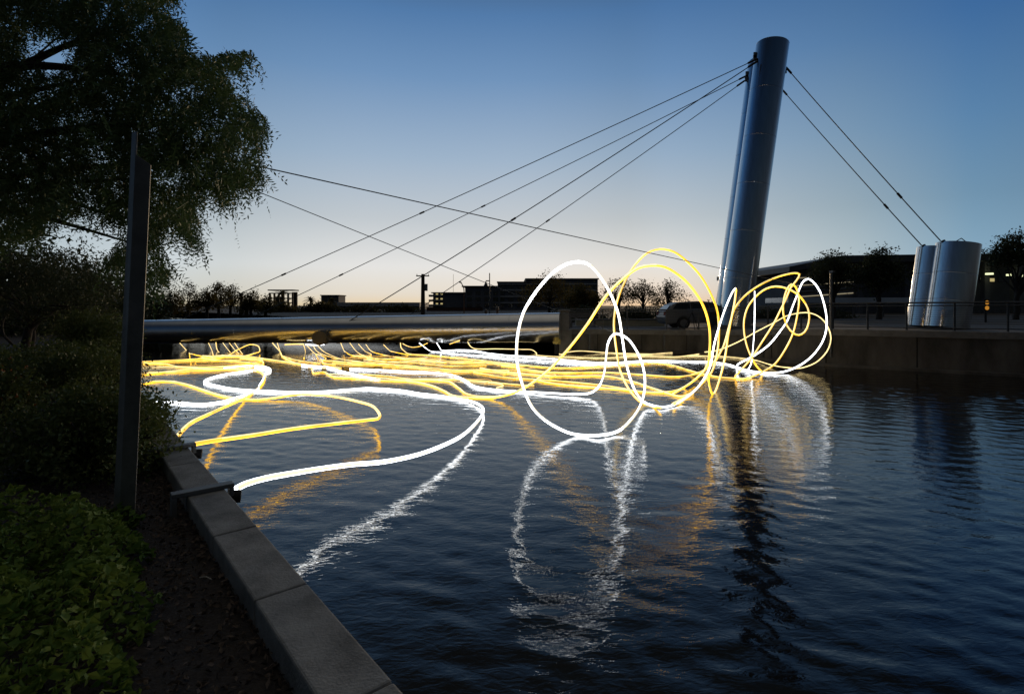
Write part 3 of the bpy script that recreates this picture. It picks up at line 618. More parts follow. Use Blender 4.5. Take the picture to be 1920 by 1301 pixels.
def blob(n, seed, ells, clump=0.0, nclump=0):
    """points filling ellipsoids (centre, radii), denser towards the skin, optionally gathered into clumps"""
    r = np.random.default_rng(seed); vol = np.array([e[1][0] * e[1][1] * e[1][2] for e in ells]) ** .8; pick = r.choice(len(ells), n, p=vol / vol.sum())
    d = r.normal(0, 1, (n, 3)); d /= np.linalg.norm(d, axis=1)[:, None]; rad = r.random(n) ** .45
    c_ = np.array([e[0] for e in ells])[pick]; q = np.array([e[1] for e in ells])[pick]
    pts = c_ + d * q * rad[:, None]
    if nclump:
        ctr = pts[r.choice(n, nclump, replace=False)]; k = r.integers(0, nclump, n); pts = ctr[k] + r.normal(0, clump, (n, 3))
    return pts
def limbs(mb, base, targets, r0, seed, bend=.18, trunk_top=None, n=10):
    rnd = random.Random(seed); base = Vector(base); tt = Vector(trunk_top)
    k = 8; L = (tt - base).length; pts = [base.lerp(tt, i / k) + Vector((rnd.uniform(-1, 1), rnd.uniform(-1, 1), 0)) * L * .025 * (0 < i < k) for i in range(k + 1)]
    mb.tube(pts, [r0 * (1.25 - .55 * i / k) if i else r0 * 1.5 for i in range(k + 1)], n)
    for t_ in targets:
        t_ = Vector(t_); s0 = pts[rnd.choice([k - 3, k - 2, k - 1, k])]; v = t_ - s0; mid = s0 + v * .45 + Vector((rnd.uniform(-1, 1), rnd.uniform(-1, 1), rnd.uniform(.2, 1.2))) * v.length * bend
        c_ = catmull([s0, mid, t_], .25 * max(1, v.length / 4)); m_ = len(c_)
        mb.tube(c_, [max(r0 * .5 * (1 - i / m_) ** 1.1, r0 * .05) for i in range(m_)], 6)
def tree(name, label, base, height, ells, leaf, n, seed, r0, lm='leaffar', bark='bark', nclump=60, clump=.35, cat='tree', group=None, nl=7, droop=.2, aspect=2.2):
    base = Vector(base); o = tag(empty(name, base), label, cat, group)
    E_ = [((e[0][0] - base.x, e[0][1] - base.y, e[0][2] - base.z), e[1]) for e in ells]
    rnd = random.Random(seed); tg = []
    for c_, q in E_:
        for _ in range(nl if len(E_) < 3 else 3): tg.append(tuple(c_[i] + rnd.uniform(-.8, .8) * q[i] for i in range(3)))
    top = Vector((sum(e[0][0] for e in E_) / len(E_) * .5, 0, height * .5)); m = MB(); limbs(m, (0, 0, -.1), tg, r0, seed, trunk_top=top); m.build('trunk', M[bark], o, smooth=50)
    pts = blob(n, seed, E_, clump, nclump); V, Fq = leaves(pts, leaf, seed, droop=droop, aspect=aspect); npmesh('crown', V, Fq, M[lm], o)
    return o
# the big tree at the left: trunk outside the frame, limbs reaching over the bank
POLY = [(-260, -160), (300, -120), (330, -30), (300, 22), (345, 48), (350, 100), (395, 108), (440, 98), (478, 102), (440, 128), (425, 150), (445, 180), (470, 200), (500, 222), (494, 262), (480, 300), (494, 328), (470, 345), (440, 345), (425, 392), (395, 350), (372, 360), (366, 395), (372, 468), (345, 430), (318, 415), (300, 455), (322, 520), (285, 535), (250, 500), (200, 505), (215, 430), (160, 405), (120, 400), (70, 440), (-40, 460), (-260, 460)]
def inpoly(x, y, poly):
    ins = np.zeros(len(x), bool); j = len(poly) - 1
    for i in range(len(poly)):
        xi, yi = poly[i]; xj, yj = poly[j]; c_ = ((yi > y) != (yj > y)) & (x < (xj - xi) * (y - yi) / (yj - yi + 1e-9) + xi); ins ^= c_; j = i
    return ins
rng = np.random.default_rng(21)
xx = rng.uniform(-260, 505, 80000); yy = rng.uniform(-160, 540, 80000); k = inpoly(xx, yy, POLY)
hole = (np.hypot((xx - 95) / 55, (yy - 95) / 40) < 1) & (rng.random(len(xx)) < .95)
hole |= (np.hypot((xx - 150) / 75, (yy - 440) / 42) < 1) & (rng.random(len(xx)) < .92)
hole |= (np.sin(xx * .035 + 1.3 * np.sin(yy * .028)) * np.sin(yy * .041 + xx * .012) > .62) & (rng.random(len(xx)) < .7)
k &= ~hole; xx, yy = xx[k], yy[k]; nn = 14500; xx, yy = xx[:nn], yy[:nn]
dd = 7.4 + rng.normal(0, .75, len(xx)) + (xx - 200) * -.0012
O_ = np.stack([(xx - CX) / F * dd, dd, ZC - (yy - HY - -6) / F * dd + .08], 1)
bt = Vector((-10.6, 7.6, GL)); o = tag(empty('mesquite_tree', bt), 'big dark overhanging tree with drooping feathery leaves at the upper left', 'tree')
# loose hanging strands around the rim of the crown
rs = np.random.default_rng(77); bx = rs.uniform(240, 505, 9000); by = rs.uniform(-60, 540, 9000); ok = inpoly(bx, by, POLY)
ring = np.zeros(len(bx), bool)
for a_ in range(12): ring |= ~inpoly(bx + 34 * math.cos(a_ * .5236), by + 34 * math.sin(a_ * .5236), POLY)
bx, by = bx[ok & ring][:620], by[ok & ring][:620]; SV, SF, ov = [], [], 0
for x_, y_ in zip(bx, by):
    p = np.array(P(x_, y_, 7.4 + rs.normal(0, .5))); d = np.array([rs.uniform(-.2, .5), rs.uniform(-.4, .4), rs.uniform(-.8, .3)]); L_ = rs.uniform(.18, .55); k_ = int(L_ / .022)
    for j_ in range(k_):
        t_ = j_ / k_; c_ = p + d * L_ * t_ - np.array([0, 0, .55 * L_ * t_ * t_]); sd_ = rs.normal(0, 1, 3); sd_[2] = -abs(sd_[2]) - .4; sd_ /= np.linalg.norm(sd_); lf = rs.uniform(.028, .06); wv_ = np.cross(sd_, rs.normal(0, 1, 3)); wv_ *= lf * .16 / (np.linalg.norm(wv_) + 1e-9)
        SV += [c_, c_ + sd_ * lf * .5 + wv_, c_ + sd_ * lf, c_ + sd_ * lf * .5 - wv_]; SF.append([ov, ov + 1, ov + 2, ov + 3]); ov += 4
SV = np.array(SV) - np.array(bt); SF = np.array(SF)
Vv, Fq = sprays(O_ - np.array(bt), .27, 16, .062, 5); npmesh('crown', np.concatenate([Vv, SV]), np.concatenate([Fq, SF + len(Vv)]), M['leaf'], o)
m = MB(); ends = [(-.5, 100), (120, 60), (240, 40), (150, 150), (290, 120), (380, 160), (430, 230), (410, 300), (300, 330), (200, 300), (110, 250), (60, 350), (330, 230), (250, 420), (160, 380), (20, 20), (300, 470)]
limbs(m, (0, 0, -.2), [P(a, c_, 7.4 + .5 * math.sin(i * 2.1)) - bt for i, (a, c_) in enumerate(ends)], .22, 9, trunk_top=P(-150, 230, 7.6) - bt, bend=.10)
m.build('trunk', M['bark'], o, smooth=50)
# tree with a forked trunk on the left bank, dark masses behind it
b_ = PZ(38, 684, GL); q = lambda px, py, d: tuple(P(px, py, d))
o = tree('mesquite_tree', 'smaller dark tree with a leaning trunk standing behind the hedge at left', b_, 3.4, [(q(40, 520, 15), (2.2, 1.5, 1.2)), (q(150, 540, 15.5), (1.5, 1.3, .85)), (q(-60, 500, 15), (2, 1.5, 1.6)), (q(190, 600, 17), (.8, .8, .45))], .10, 15000, 31, .11, 'leafdk', nclump=260, clump=.22, aspect=2.8)
m = MB(); bb = Vector((0, 0, 0)); m.tube(catmull([bb + Vector((-.35, -.1, .85)), bb + Vector((-.6, -.1, 1.1)), bb + Vector((-.75, -.1, 1.6)), bb + Vector((-.95, -.2, 2.1))], .1), .035, 6)
m.tube(catmull([bb + Vector((-.05, 0, .45)), bb + Vector((-.4, -.1, .9)), bb + Vector((-.42, -.1, 1.3)), bb + Vector((-.2, -.1, 1.7))], .1), .035, 6); m.build('branch', M['barkpale'], o, smooth=50)
tree('mesquite_tree', 'thin second trunk tree right of the leaning trunk behind the hedge', PZ(64, 676, GL), 3.0, [(q(110, 510, 18), (1.5, 1.5, .7)), (q(90, 570, 18), (1.5, 1.4, .9))], .10, 7000, 32, .07, 'leafdk', nclump=160, clump=.2, aspect=2.8)
for i, (px, py, d, rx, rz, lab) in enumerate([(40, 548, 34, 5.5, 3.0, 'dense dark tree farthest left beyond the bank hedges'), (150, 565, 40, 5.0, 2.4, 'dense dark tree behind the thin trunk tree at left'), (228, 580, 52, 4.2, 2.2, 'dense dark tree beside the tall post, far along the bank'), (-140, 500, 30, 6, 5, 'dense dark tree at the far left edge beyond the leaning trunk')]):
    c_ = P(px, py, d); tree('bank_tree', lab, (c_.x, d, GL), c_.z + rz * .6, [(tuple(c_), (rx, 3, rz)), ((c_.x + rx * .4, d, c_.z - rz * .7), (rx * .8, 2.5, rz * .9)), ((c_.x - rx * .5, d, c_.z - rz * .8), (rx * .7, 2.5, rz * .8))], .42, 7000, 40 + i, .25, 'leafdk', nclump=220, clump=.5, group='dark trees along the left bank')
# shrubs on the near bank
def shrub(label, c_, rad, n, seed, leaf=.05, lm='leafsh', flowers=False, lumps=6, name='shrub'):
    c_ = Vector(c_); o = tag(empty(name, (c_.x, c_.y, GL)), label, 'shrub', 'shrubs on the left bank'); rnd = random.Random(seed); r = np.random.default_rng(seed)
    ells = [((0, 0, c_.z - GL), tuple(rad))] + [((rnd.uniform(-.6, .6) * rad[0], rnd.uniform(-.6, .6) * rad[1], c_.z - GL + rnd.uniform(-.1, .55) * rad[2]), tuple(x * rnd.uniform(.38, .6) for x in rad)) for _ in range(lumps)]
    pts = blob(n, seed, ells, .07, n // 22); pts = pts[pts[:, 2] > .02]; V, Fq = leaves(pts, leaf, seed, aspect=2.0, droop=.1); npmesh('foliage', V, Fq, M[lm], o)
    m = MB()
    for i in range(16): a = rnd.uniform(0, 6.28); e = Vector((math.cos(a) * rad[0] * .8, math.sin(a) * rad[1] * .8, (c_.z - GL) + rnd.uniform(-.1, .7) * rad[2])); m.tube(catmull([(rnd.uniform(-.1, .1), rnd.uniform(-.1, .1), -.05), e * .5 + Vector((0, 0, .1)), e], .12), .009, 5)
    m.build('stem', M['bark'], o)
    if flowers:
        pts = blob(170, seed + 1, ells); V, Fq = leaves(pts, .035, seed, per=3, spread=.012, aspect=1.2); npmesh('blossom', V, Fq, M['flower'], o)
    return o
shrub('large rounded shrub behind the tall metal post on the near bank', P(172, 848, 5.5), (.80, .75, .66), 17000, 51)
shrub('leafy hedge shrub at left, farther along the bank than the rounded shrub', P(110, 712, 8.4), (1.15, .8, .56), 12000, 52)
shrub('shrub with small orange flowers at the far left edge', P(-8, 742, 6.9), (.55, .5, .5), 6000, 53, flowers=True)
shrub('shrub spilling over the coping just right of the tall post', P(262, 800, 6.6), (.34, .45, .52), 6000, 54)
shrub('low shrub by the water farther along the coping', P(205, 716, 9.4), (.62, .6, .50), 6000, 55)
shrub('small distant shrub along the bank under the dark trees', P(176, 668, 13.5), (1.0, .8, .42), 5000, 56, leaf=.07)
shrub('low hedge shrub at far left below the leaning tree', P(20, 690, 11.5), (1.0, .8, .40), 5000, 57, leaf=.07)
shrub('tall dark shrub between the thin trunk tree and the tall post', P(178, 632, 14.5), (1.3, .9, .75), 9000, 58, leaf=.07)
# ground cover
rng = np.random.default_rng(8); gp = []
edge = [(-.9, 1.2), (-1.50, 2.0), (-1.66, 2.3), (-2.05, 3.0), (-2.60, 3.75), (-2.95, 4.15)]
n_ = 60000; yq = rng.uniform(1.2, 4.25, n_); xq = rng.uniform(-5.2, -.9, n_); ex = np.interp(yq, [e[1] for e in edge], [e[0] for e in edge]) + .06 * np.sin(yq * 9) + .04 * np.sin(yq * 23)
hgt = .24 + .07 * np.sin(xq * 5.1 + yq * 2) * np.sin(yq * 6.3) + .04 * np.sin(xq * 13 + yq * 11); k = xq < ex
hgt *= np.clip((ex - xq) / .18, .35, 1); zz = GL + hgt * (1 - .75 * rng.random(n_) ** 2.2)
gp = np.stack([xq, yq, zz], 1)[k][:26000]
V1, F1 = leaves(gp[::2], .060, 9, flat=.5, aspect=1.5, droop=-.05); V2, F2 = leaves(gp[1::3], .040, 19, flat=.35, aspect=1.9, droop=-.15); V, Fq = np.concatenate([V1, V2]), np.concatenate([F1, F2 + len(V1)]); tag(npmesh('ground_cover', V, Fq, M['leafgc']), 'low bright green leafy ground cover beside the mulch at lower left', 'ground cover', kind='stuff')
# mulch chips
n_ = 15000; tt = rng.uniform(-6, 8, n_); oo = -.285 - rng.random(n_) ** 1.4 * 2.6
C = np.stack([L0.x + U.x * tt + NW.x * oo, L0.y + U.y * tt + NW.y * oo, np.full(n_, GL + .012) + rng.random(n_) * .02], 1)
V, Fq = leaves(C, .038, 10, flat=.6, aspect=1.9); tag(npmesh('mulch', V, Fq, M['chip']), 'dark bark mulch between the coping and the ground cover', 'mulch', kind='stuff')
# palm
def palm(label, c_, rad, base_z, seed):
    c_ = Vector(c_); o = tag(empty('palm_tree', (c_.x, c_.y, base_z)), label, 'palm tree', 'palms on the skyline'); h = c_.z - base_z; m = MB(); m.tube([(0, 0, 0), (.05, 0, h * .5), (0, 0, h)], [.28, .20, .18], 8); m.build('trunk', M['bark'], o, smooth=50)
    rnd = random.Random(seed); m = MB()
    for i in range(30):
        a = rnd.uniform(0, 6.28); el = rnd.uniform(-.5, 1.2); L = rad * rnd.uniform(.8, 1.1); d = Vector((math.cos(a) * math.cos(el), math.sin(a) * math.cos(el), math.sin(el))); s_ = d.cross(Vector((0, 0, 1))).normalized(); pr = None
        for j in range(6):
            t_ = j / 5; p = Vector((0, 0, h)) + d * L * t_ - Vector((0, 0, L * .55 * t_ * t_)); wd = L * .10 * (1 - t_ * .9) + .02; cur = (p - s_ * wd - Vector((0, 0, wd * .5)), p, p + s_ * wd - Vector((0, 0, wd * .5)))
            if pr: m.add([pr[0], pr[1], pr[2], cur[0], cur[1], cur[2]], [(0, 1, 4, 3), (1, 2, 5, 4)])
            pr = cur
    m.build('crown', M['leaffar'], o)

# ------------------------------------------------------------------ tall metal post on the near bank
pb_ = P(226, 985, 4.25); pb_.z = GL - .05; o = tag(empty('sign_post', pb_), 'tall dark grey angle steel post with a stepped top on the near bank', 'post')
lean = P(256, 247, 4.25) - P(226, 985, 4.25); lx = lean.x / lean.z
def pprism(poly, vec, mi=0):
    return [Vector((x + lx * z, y, z)) for x, y, z in poly], vec
H1 = P(0, 247, 4.25).z - pb_.z; H2 = P(0, 290, 4.25).z - pb_.z; H3 = P(0, 308, 4.25).z - pb_.z
m = MB(); m.prism([Vector((x + lx * z, y, z)) for x, y, z in [(-.088, .03, 0), (-.006, -.01, 0), (-.006 + .01, -.01, H1), (-.062, .03, H1)]], (.004, .012, 0)); m.build('left_flange', M['post'], o, bevel=.002)
m = MB(); m.prism([Vector((x + lx * z, y, z)) for x, y, z in [(-.004, -.012, 0), (.092, .02, 0), (.108, .02, H3), (.004, -.012, H2)]], (-.003, .012, 0)); m.build('right_flange', M['post'], o, bevel=.002)
m = MB(); m.box((-.13, -.08, .02), (.14, .08, .045)); m.build('foot_plate', M['post'], o, bevel=.004)
q = PZ(386, 1084, GL + .02); a_ = tag(MB().tube([(-.045, .012, 0), (0, 0, .012), (.05, -.02, .004)], .0035, 6).build('twig', mat('pale_twig', (.45, .42, .36), .8, 0, .2, 20)), 'short pale twig lying on the mulch beside the coping', 'twig'); a_.location = q

# ------------------------------------------------------------------ skyline
def GZ(d): return 1.2
def backlit(lab, px, py, d, rx, rz, seed, n=2600, leaf=.30, lm='leaffar', name='tree', group='trees on the skyline', nclump=70, clump=None):
    c_ = P(px, py, d); rx *= d / 1000; rz *= d / 1000
    ells = [(tuple(c_), (rx * .7, rx * .5, rz * .7)), ((c_.x - rx * .5, d, c_.z - rz * .3), (rx * .5, rx * .4, rz * .55)), ((c_.x + rx * .5, d, c_.z - rz * .25), (rx * .5, rx * .4, rz * .5)), ((c_.x + rx * .1, d, c_.z + rz * .5), (rx * .35, rx * .3, rz * .4))]
    return tree(name, lab, (c_.x, d, 1.1), c_.z - 1.1 + rz * .5, ells, leaf, n, seed, .16, lm, nclump=nclump, clump=clump or rx * .10, group=group)
SK = [(292, 572, 30, 22), (322, 566, 26, 26), (352, 560, 30, 28), (388, 562, 26, 24), (410, 553, 30, 32), (432, 560, 26, 26), (470, 567, 22, 22), (498, 572, 20, 18)]
LB = ['small bushy backlit tree right beside the tall post', 'rounded backlit tree, second right of the tall post', 'broad backlit tree, third right of the tall post', 'thin crowned backlit tree left of the tallest skyline tree', 'tallest of the backlit trees in the row at left', 'backlit tree just right of the tallest one in the row', 'backlit tree under the palm heads', 'dark bushy tree left of the framed small building']
for i, (px, py, rx, rz) in enumerate(SK): backlit(LB[i], px, py, 58 + (i % 3) * 4, rx * 1.1, rz * 1.1, 100 + i, 1500, .25, nclump=80, clump=.26)
palm('palm with a round head rising above the backlit trees', P(452, 553, 66), 1.1, 1.2, 1); palm('lower palm left of the framed small building', P(462, 567, 62), 1.1, 1.2, 2)
palm('palm in front of the framed small building', P(529, 550, 110), 2.0, 1.2, 3); palm('palm on the right of the open framed building', P(582, 562, 110), 1.9, 1.2, 4); palm('palm before the small flat block', P(620, 563, 120), 1.9, 1.2, 5)
for i, (px, py, rx, rz, lab) in enumerate([(530, 580, 34, 12, 'low dark bushes in front of the framed small building'), (600, 578, 40, 10, 'low dark bushes between the framed building and the flat block'), (672, 582, 44, 7, 'low dark hedge before the long low building, left half'), (752, 583, 40, 6, 'low dark hedge before the long low building, right half')]):
    backlit(lab, px, py, 100, rx, rz, 130 + i, 1800, .5, name='hedge', group='hedges behind the pipe', clump=.4)
def building(name, lab, lo, hi, mt): # px rect at depth d
    pass
def bbox(px0, px1, py0, d, dep, z0=1.0):
    a, b_ = P(px0, py0, d), P(px1, py0, d); return (a.x, d, z0), (b_.x, d + dep, a.z)
# open framed three storey block with the sky seen through it
d = 240; o = tag(empty('framed_building', P(526, 600, d)), 'small backlit building whose dark frame shows bright openings', 'building'); o0 = o.location
def at0(m): m.v = [tuple(Vector(p) - o0) for p in m.v]; return m
m = MB(); zt = P(0, 543, d).z; x0, x1 = P(505, 0, d).x, P(548, 0, d).x
for i in range(6): x = x0 + (x1 - x0) * i / 5; m.box((x - .28, d, 0), (x + .28, d + 1, zt - 1.5))
for z in (zt - 1.9, zt - 4.2, zt - 6.2, .8): m.box((x0 - .3, d - .05, z), (x1 + .3, d + 1.05, z + .5))
at0(m).build('frame', M['bldg2'], o); m = MB(); m.box((x0 - .6, d - .4, zt - .5), (x1 + .6, d + 6, zt)); at0(m).build('roof', M['bldg2'], o)
m = MB(); m.box((x0, d + 5, 0), (x0 + 3.2, d + 6, zt - 3)); m.box((x1 - 2.2, d + 5, 0), (x1, d + 6, zt - 1)); at0(m).build('rear_wall', M['bldg2'], o)
def block(name, lab, px0, px1, py, d, dep, wm, rm, over=.3, rt=.35, cat='building'):
    o = tag(empty(name, P((px0 + px1) / 2, 600, d)), lab, cat); lo, hi = bbox(px0, px1, py, d, dep); L_ = o.location
    m = MB(); m.box(lo, (hi[0], hi[1], hi[2] - rt)); m.v = [tuple(Vector(p) - L_) for p in m.v]; m.build('wall', wm, o)
    m = MB(); m.box((lo[0] - over, lo[1] - over, hi[2] - rt + .003), (hi[0] + over, hi[1] + over, hi[2])); m.v = [tuple(Vector(p) - L_) for p in m.v]; m.build('roof', rm, o)
    return o, lo, hi
def pane(o, lo, hi, mt, name='window', frame=None):
    m = MB(); m.box(lo, hi); m.v = [tuple(Vector(p) - o.location) for p in m.v]; c_ = m.build(name, mt, o); return c_
o, lo, hi = block('flat_block', 'small flat roofed block on the skyline left of the long low building', 602, 635, 553, 200, 8, M['bldg'], M['bldg2'])
for i in range(3): pane(o, (lo[0] + .8 + i * 2, 199.93, 4.3), (lo[0] + 2.2 + i * 2, 200.03, 5.5), M['glass'])
o, lo, hi = block('low_building', 'long low flat roofed building left of the utility pole', 633, 786, 567, 180, 20, M['bldg'], M['band'], .2, 1.3)
for i in range(11): pane(o, (lo[0] + 1 + i * 2.5, 179.92, 1.3), (lo[0] + 2.6 + i * 2.5, 180.02, 2.15), M['glass'])
o, lo, hi = block('stepped_building', 'three storey stepped office building with balconies right of the utility pole', 812, 884, 548, 150, 22, M['bldg'], M['roofm'], .5, .25)
def part(parent, nm, lo, hi, mt):
    m = MB(); m.box(lo, hi); m.v = [tuple(Vector(p) - parent.location) for p in m.v]; return m.build(nm, mt, parent)
for k, (p0, p1, py, dd_) in enumerate([(872, 938, 536, 148), (933, 1000, 528, 149), (986, 1121, 522, 150)]):
    l2_, h2_ = bbox(p0, p1, py, dd_, 24); part(o, 'wall', l2_, (h2_[0], h2_[1], h2_[2] - .3), M['bldg']); part(o, 'roof', (l2_[0] - (.9 if k == 0 else .2), dd_ - .6, h2_[2] - .297), (h2_[0] + .2, h2_[1], h2_[2]), M['roofm'])
    for fl in range(4):
        zf = 1.9 + fl * 1.75
        if zf + 1 > h2_[2] - .6: continue
        if k: part(o, 'balcony_band', (l2_[0] + .3, dd_ - .5, zf + 1.15), (h2_[0] - .3, dd_ - .003, zf + 1.45), M['band'])
        nwin = max(2, int((h2_[0] - l2_[0]) / 2.4))
        for j in range(nwin):
            xw = l2_[0] + (h2_[0] - l2_[0]) * (j + .2) / nwin; ww = (h2_[0] - l2_[0]) / nwin * .55
            pane(o, (xw, dd_ - .06, zf), (xw + ww, dd_ + .02, zf + 1.05), M['glass'])
for fl in range(3):
    zf = 2.2 + fl * 1.35; part(o, 'balcony', (lo[0] - 1.1, 149.2, zf), (lo[0] + 2.6, 151.6, zf + .22), M['bldg2']); part(o, 'balcony_band', (lo[0] - 1.1, 149.1, zf + .22), (lo[0] + 2.6, 149.2, zf + .55), M['band'])
    for j in range(2): pane(o, (lo[0] + .8 + j * 1.3, 149.93, zf + .55), (lo[0] + 1.4 + j * 1.3, 150.02, zf + .95), M['window_lit'])
part(o, 'antenna', (P(846, 0, 150).x, 155, hi[2]), (P(846, 0, 150).x + .08, 155.08, P(0, 512, 150).z), M['cable'])
o, lo, hi = block('garden_wall', 'low reddish wall before the stepped office building', 800, 905, 576, 120, .4, mat('red_wall', (.12, .055, .035), .9, 0, .2, 1), M['bldg2'], .05, .1, 'wall')
# poles and lamps
b_ = P(793, 0, 70); o = tag(empty('utility_pole', (b_.x, 70, 1.1)), 'thick wooden utility pole with a short crossarm on the skyline', 'utility pole'); zt = P(0, 514, 70).z - 1.1
m = MB(); m.tube([(0, 0, 0), (0, 0, zt)], [.30, .22], 12); m.build('shaft', M['wood'], o, smooth=50); m = MB(); m.box((-.85, -.28, zt - .32), (.85, -.14, zt - .18)); m.build('crossarm', M['wood'], o)
for x in (-.75, 0, .75): m = MB(); m.tube([(x, -.21, zt - .18), (x, -.21, zt + .02)], [.05, .03], 8); m.build('insulator', M['galv'], o)
m = MB(); m.tube([(.42, -.1, zt - 2.2), (.42, -.1, zt - 1.3)], .22, 12); m.box((0, -.15, zt - 1.6), (.42, -.05, zt - 1.5)); m.build('transformer', M['galv'], o)
b_ = P(870, 0, 80); o = tag(empty('street_lamp', (b_.x, 80, 1.1)), 'slim street lamp with a curved arm in front of the stepped building', 'street lamp'); zt = P(0, 530, 80).z - 1.1
m = MB(); m.tube(catmull([(0, 0, 0), (0, 0, zt * .5), (-.02, 0, zt - 1.0), (-.18, 0, zt - .45), (-.45, 0, zt)], .3), .07, 8); m.build('pole', mat('rusty_pole', (.30, .13, .05), .8, .2, .25, 3), o, smooth=50); m = MB(); m.tube([(-.38, 0, zt - .02), (-.7, 0, zt + .12)], [.09, .13], 8); m.build('lamp_head', M['lampoff'], o)
b_ = P(918, 0, 60); o = tag(empty('street_lamp', (b_.x, 60, 1.1)), 'straight lamp post with a bell lantern hung from a side bracket', 'street lamp'); zt = P(0, 512, 60).z - 1.1; zl = P(0, 530, 60).z - 1.1
m = MB(); m.tube([(0, 0, 0), (0, 0, zt)], .055, 8); m.build('pole', M['lampoff'], o, smooth=50); m = MB(); m.box((-.42, -.05, zl + .15), (0, .05, zl + .26)); m.build('bracket', M['lampoff'], o)
m = MB(); m.tube([(-.42, 0, zl + .15), (-.42, 0, zl - .05), (-.42, 0, zl - .35), (-.42, 0, zl - .42)], [.06, .10, .26, .27], 14); m.build('lantern', M['lampoff'], o, smooth=40)
# trees before and beside the buildings
backlit('dark tree with feathery top in front of the stepped building', 1030, 545, 62, 58, 36, 140, 3600, .22, clump=.35, nclump=140)
backlit('dark shrubby tree at the corner of the stepped building', 1090, 560, 52, 40, 26, 141, 3200, .24, clump=.3, nclump=110)
backlit('feathery backlit tree left of the orange sunset glow', 1160, 548, 54, 40, 32, 142, 1900, .20, clump=.26, nclump=100)
backlit('spreading backlit tree above the sunset glow', 1205, 543, 57, 34, 22, 143, 1500, .20, clump=.26, nclump=80)
backlit('backlit tree right of the orange sunset glow, behind the car', 1252, 552, 54, 40, 30, 144, 1900, .20, clump=.26, nclump=100)
backlit('low dark bushes behind the roof of the silver car', 1322, 578, 56, 36, 14, 145, 1500, .24)
for i, (px, w_, lab) in enumerate([(1085, 60, 'dark hedge behind the bench at the bridge end'), (1190, 60, 'dark hedge behind the pale low wall left of the car'), (1430, 60, 'dark hedge behind the tangle of yellow loops'), (1540, 60, 'dark hedge left of the long canopy posts')]):
    backlit(lab, px, 592, 40, w_, 13, 150 + i, 2600, .2, 'leafdk', name='hedge', group='hedges on the far bank', clump=.25)
o, lo, hi = block('low_wall', 'pale yellowish low wall behind the railing left of the car', 1080, 1246, 598, 33, .3, M['tan'], M['conc'], .04, .08, 'wall')
# right hand building with louvres, canopy and lamps
d = 62; o = tag(empty('pavilion', P(1640, 600, d)), 'wide dark pavilion with sloping roof edge and lit louvres at right', 'building'); O5 = o.location.copy()
def l5(m): m.v = [tuple(Vector(p) - O5) for p in m.v]; return m
def q5(px, py, dd_=d): return P(px, py, dd_)
m = MB(); m.prism([q5(1480, 500), q5(1582, 479), q5(1960, 474), q5(1960, 487), q5(1582, 492), q5(1480, 510)], (0, 22, 0)); l5(m).build('roof', M['roofm'], o)
m = MB(); a, b_ = q5(1486, 511, 66), q5(1960, 489, 66); m.prism([a, q5(1582, 493, 66), b_, Vector((b_.x, 66, 1.2)), Vector((a.x, 66, 1.2))], (0, 12, 0)); l5(m).build('wall', M['bldg'], o)
for k in range(7):
    y0 = 512 + k * 7; m = MB(); m.prism([q5(1492, y0 + 6, 65), q5(1606, y0 - 2, 65), q5(1606, y0 + 0.4, 65), q5(1492, y0 + 8.2, 65)], (0, .4, 0)); l5(m).build('louvre', M['band'], o)
    if k in (0, 2, 5): m = MB(); m.prism([q5(1494, y0 + 9, 65.9), q5(1600, y0 + 1.5, 65.9), q5(1600, y0 + 3.2, 65.9), q5(1494, y0 + 10.6, 65.9)], (0, .05, 0)); l5(m).build('louvre_light', M['louvre_lit'], o)
for px in (1612, 1700, 1850, 1905): a = q5(px, 490, 64); m = MB(); m.box((a.x - .3, 63.9, 1.2), (a.x + .3, 64.5, a.z)); l5(m).build('column', M['bldg'], o)
for px, py, w_ in ((1855, 512, 6), (1893, 514, 5), (1921, 516, 5)): a = q5(px, py, 63); m = MB(); m.tube([a, a + Vector((0, 0, -.2))], w_ * .063, 14); l5(m).build('ceiling_lamp', M['ceil_lit'], o, smooth=40)
for px in (1838, 1872, 1908): a, b_ = q5(px, 519, 65.9), q5(px + 26, 529, 65.9); m = MB(); m.box((a.x, 65.9, b_.z), (b_.x, 65.99, a.z)); f_ = l5(m).build('window', M['glass'], o)
a, b_ = q5(1856, 522, 65.85), q5(1864, 528, 65.85); m = MB(); m.box((a.x, 65.8, b_.z), (b_.x, 65.88, a.z)); l5(m).build('window_light', M['window_lit'], o)
o = tag(empty('canopy', P(1600, 600, 44)), 'long thin flat metal canopy reflecting the sky in front of the pavilion', 'canopy'); O6 = o.location.copy()
a, b_ = P(1478, 558, 44), P(1712, 558, 44); m = MB(); m.box((a.x, 44, a.z - .42), (b_.x, 48, a.z)); m.v = [tuple(Vector(p) - O6) for p in m.v]; m.build('roof', mat('canopy_metal', (.55, .60, .70), .25, .9, .08, 1), o)
for px in (1490, 1545, 1600, 1655, 1705): c_ = P(px, 0, 44.5); m = MB(); m.box((c_.x - .06, 44.4, 1.2), (c_.x + .06, 44.52, a.z - .42)); m.v = [tuple(Vector(p) - O6) for p in m.v]; m.build('column', M['bldg'], o)
backlit('feathery tree before the left end of the pavilion roof', 1562, 505, 38, 42, 40, 160, 3000, .20, 'leafdk', clump=.26, nclump=110, group='trees before the pavilion')
backlit('dark feathery tree left of the steel anchor drums', 1648, 505, 36, 52, 46, 161, 4200, .20, 'leafdk', clump=.28, nclump=140, group='trees before the pavilion')
backlit('tree overhanging the pavilion roof at the right edge', 1905, 470, 36, 56, 34, 162, 3600, .20, 'leafdk', clump=.26, nclump=120, group='trees before the pavilion')
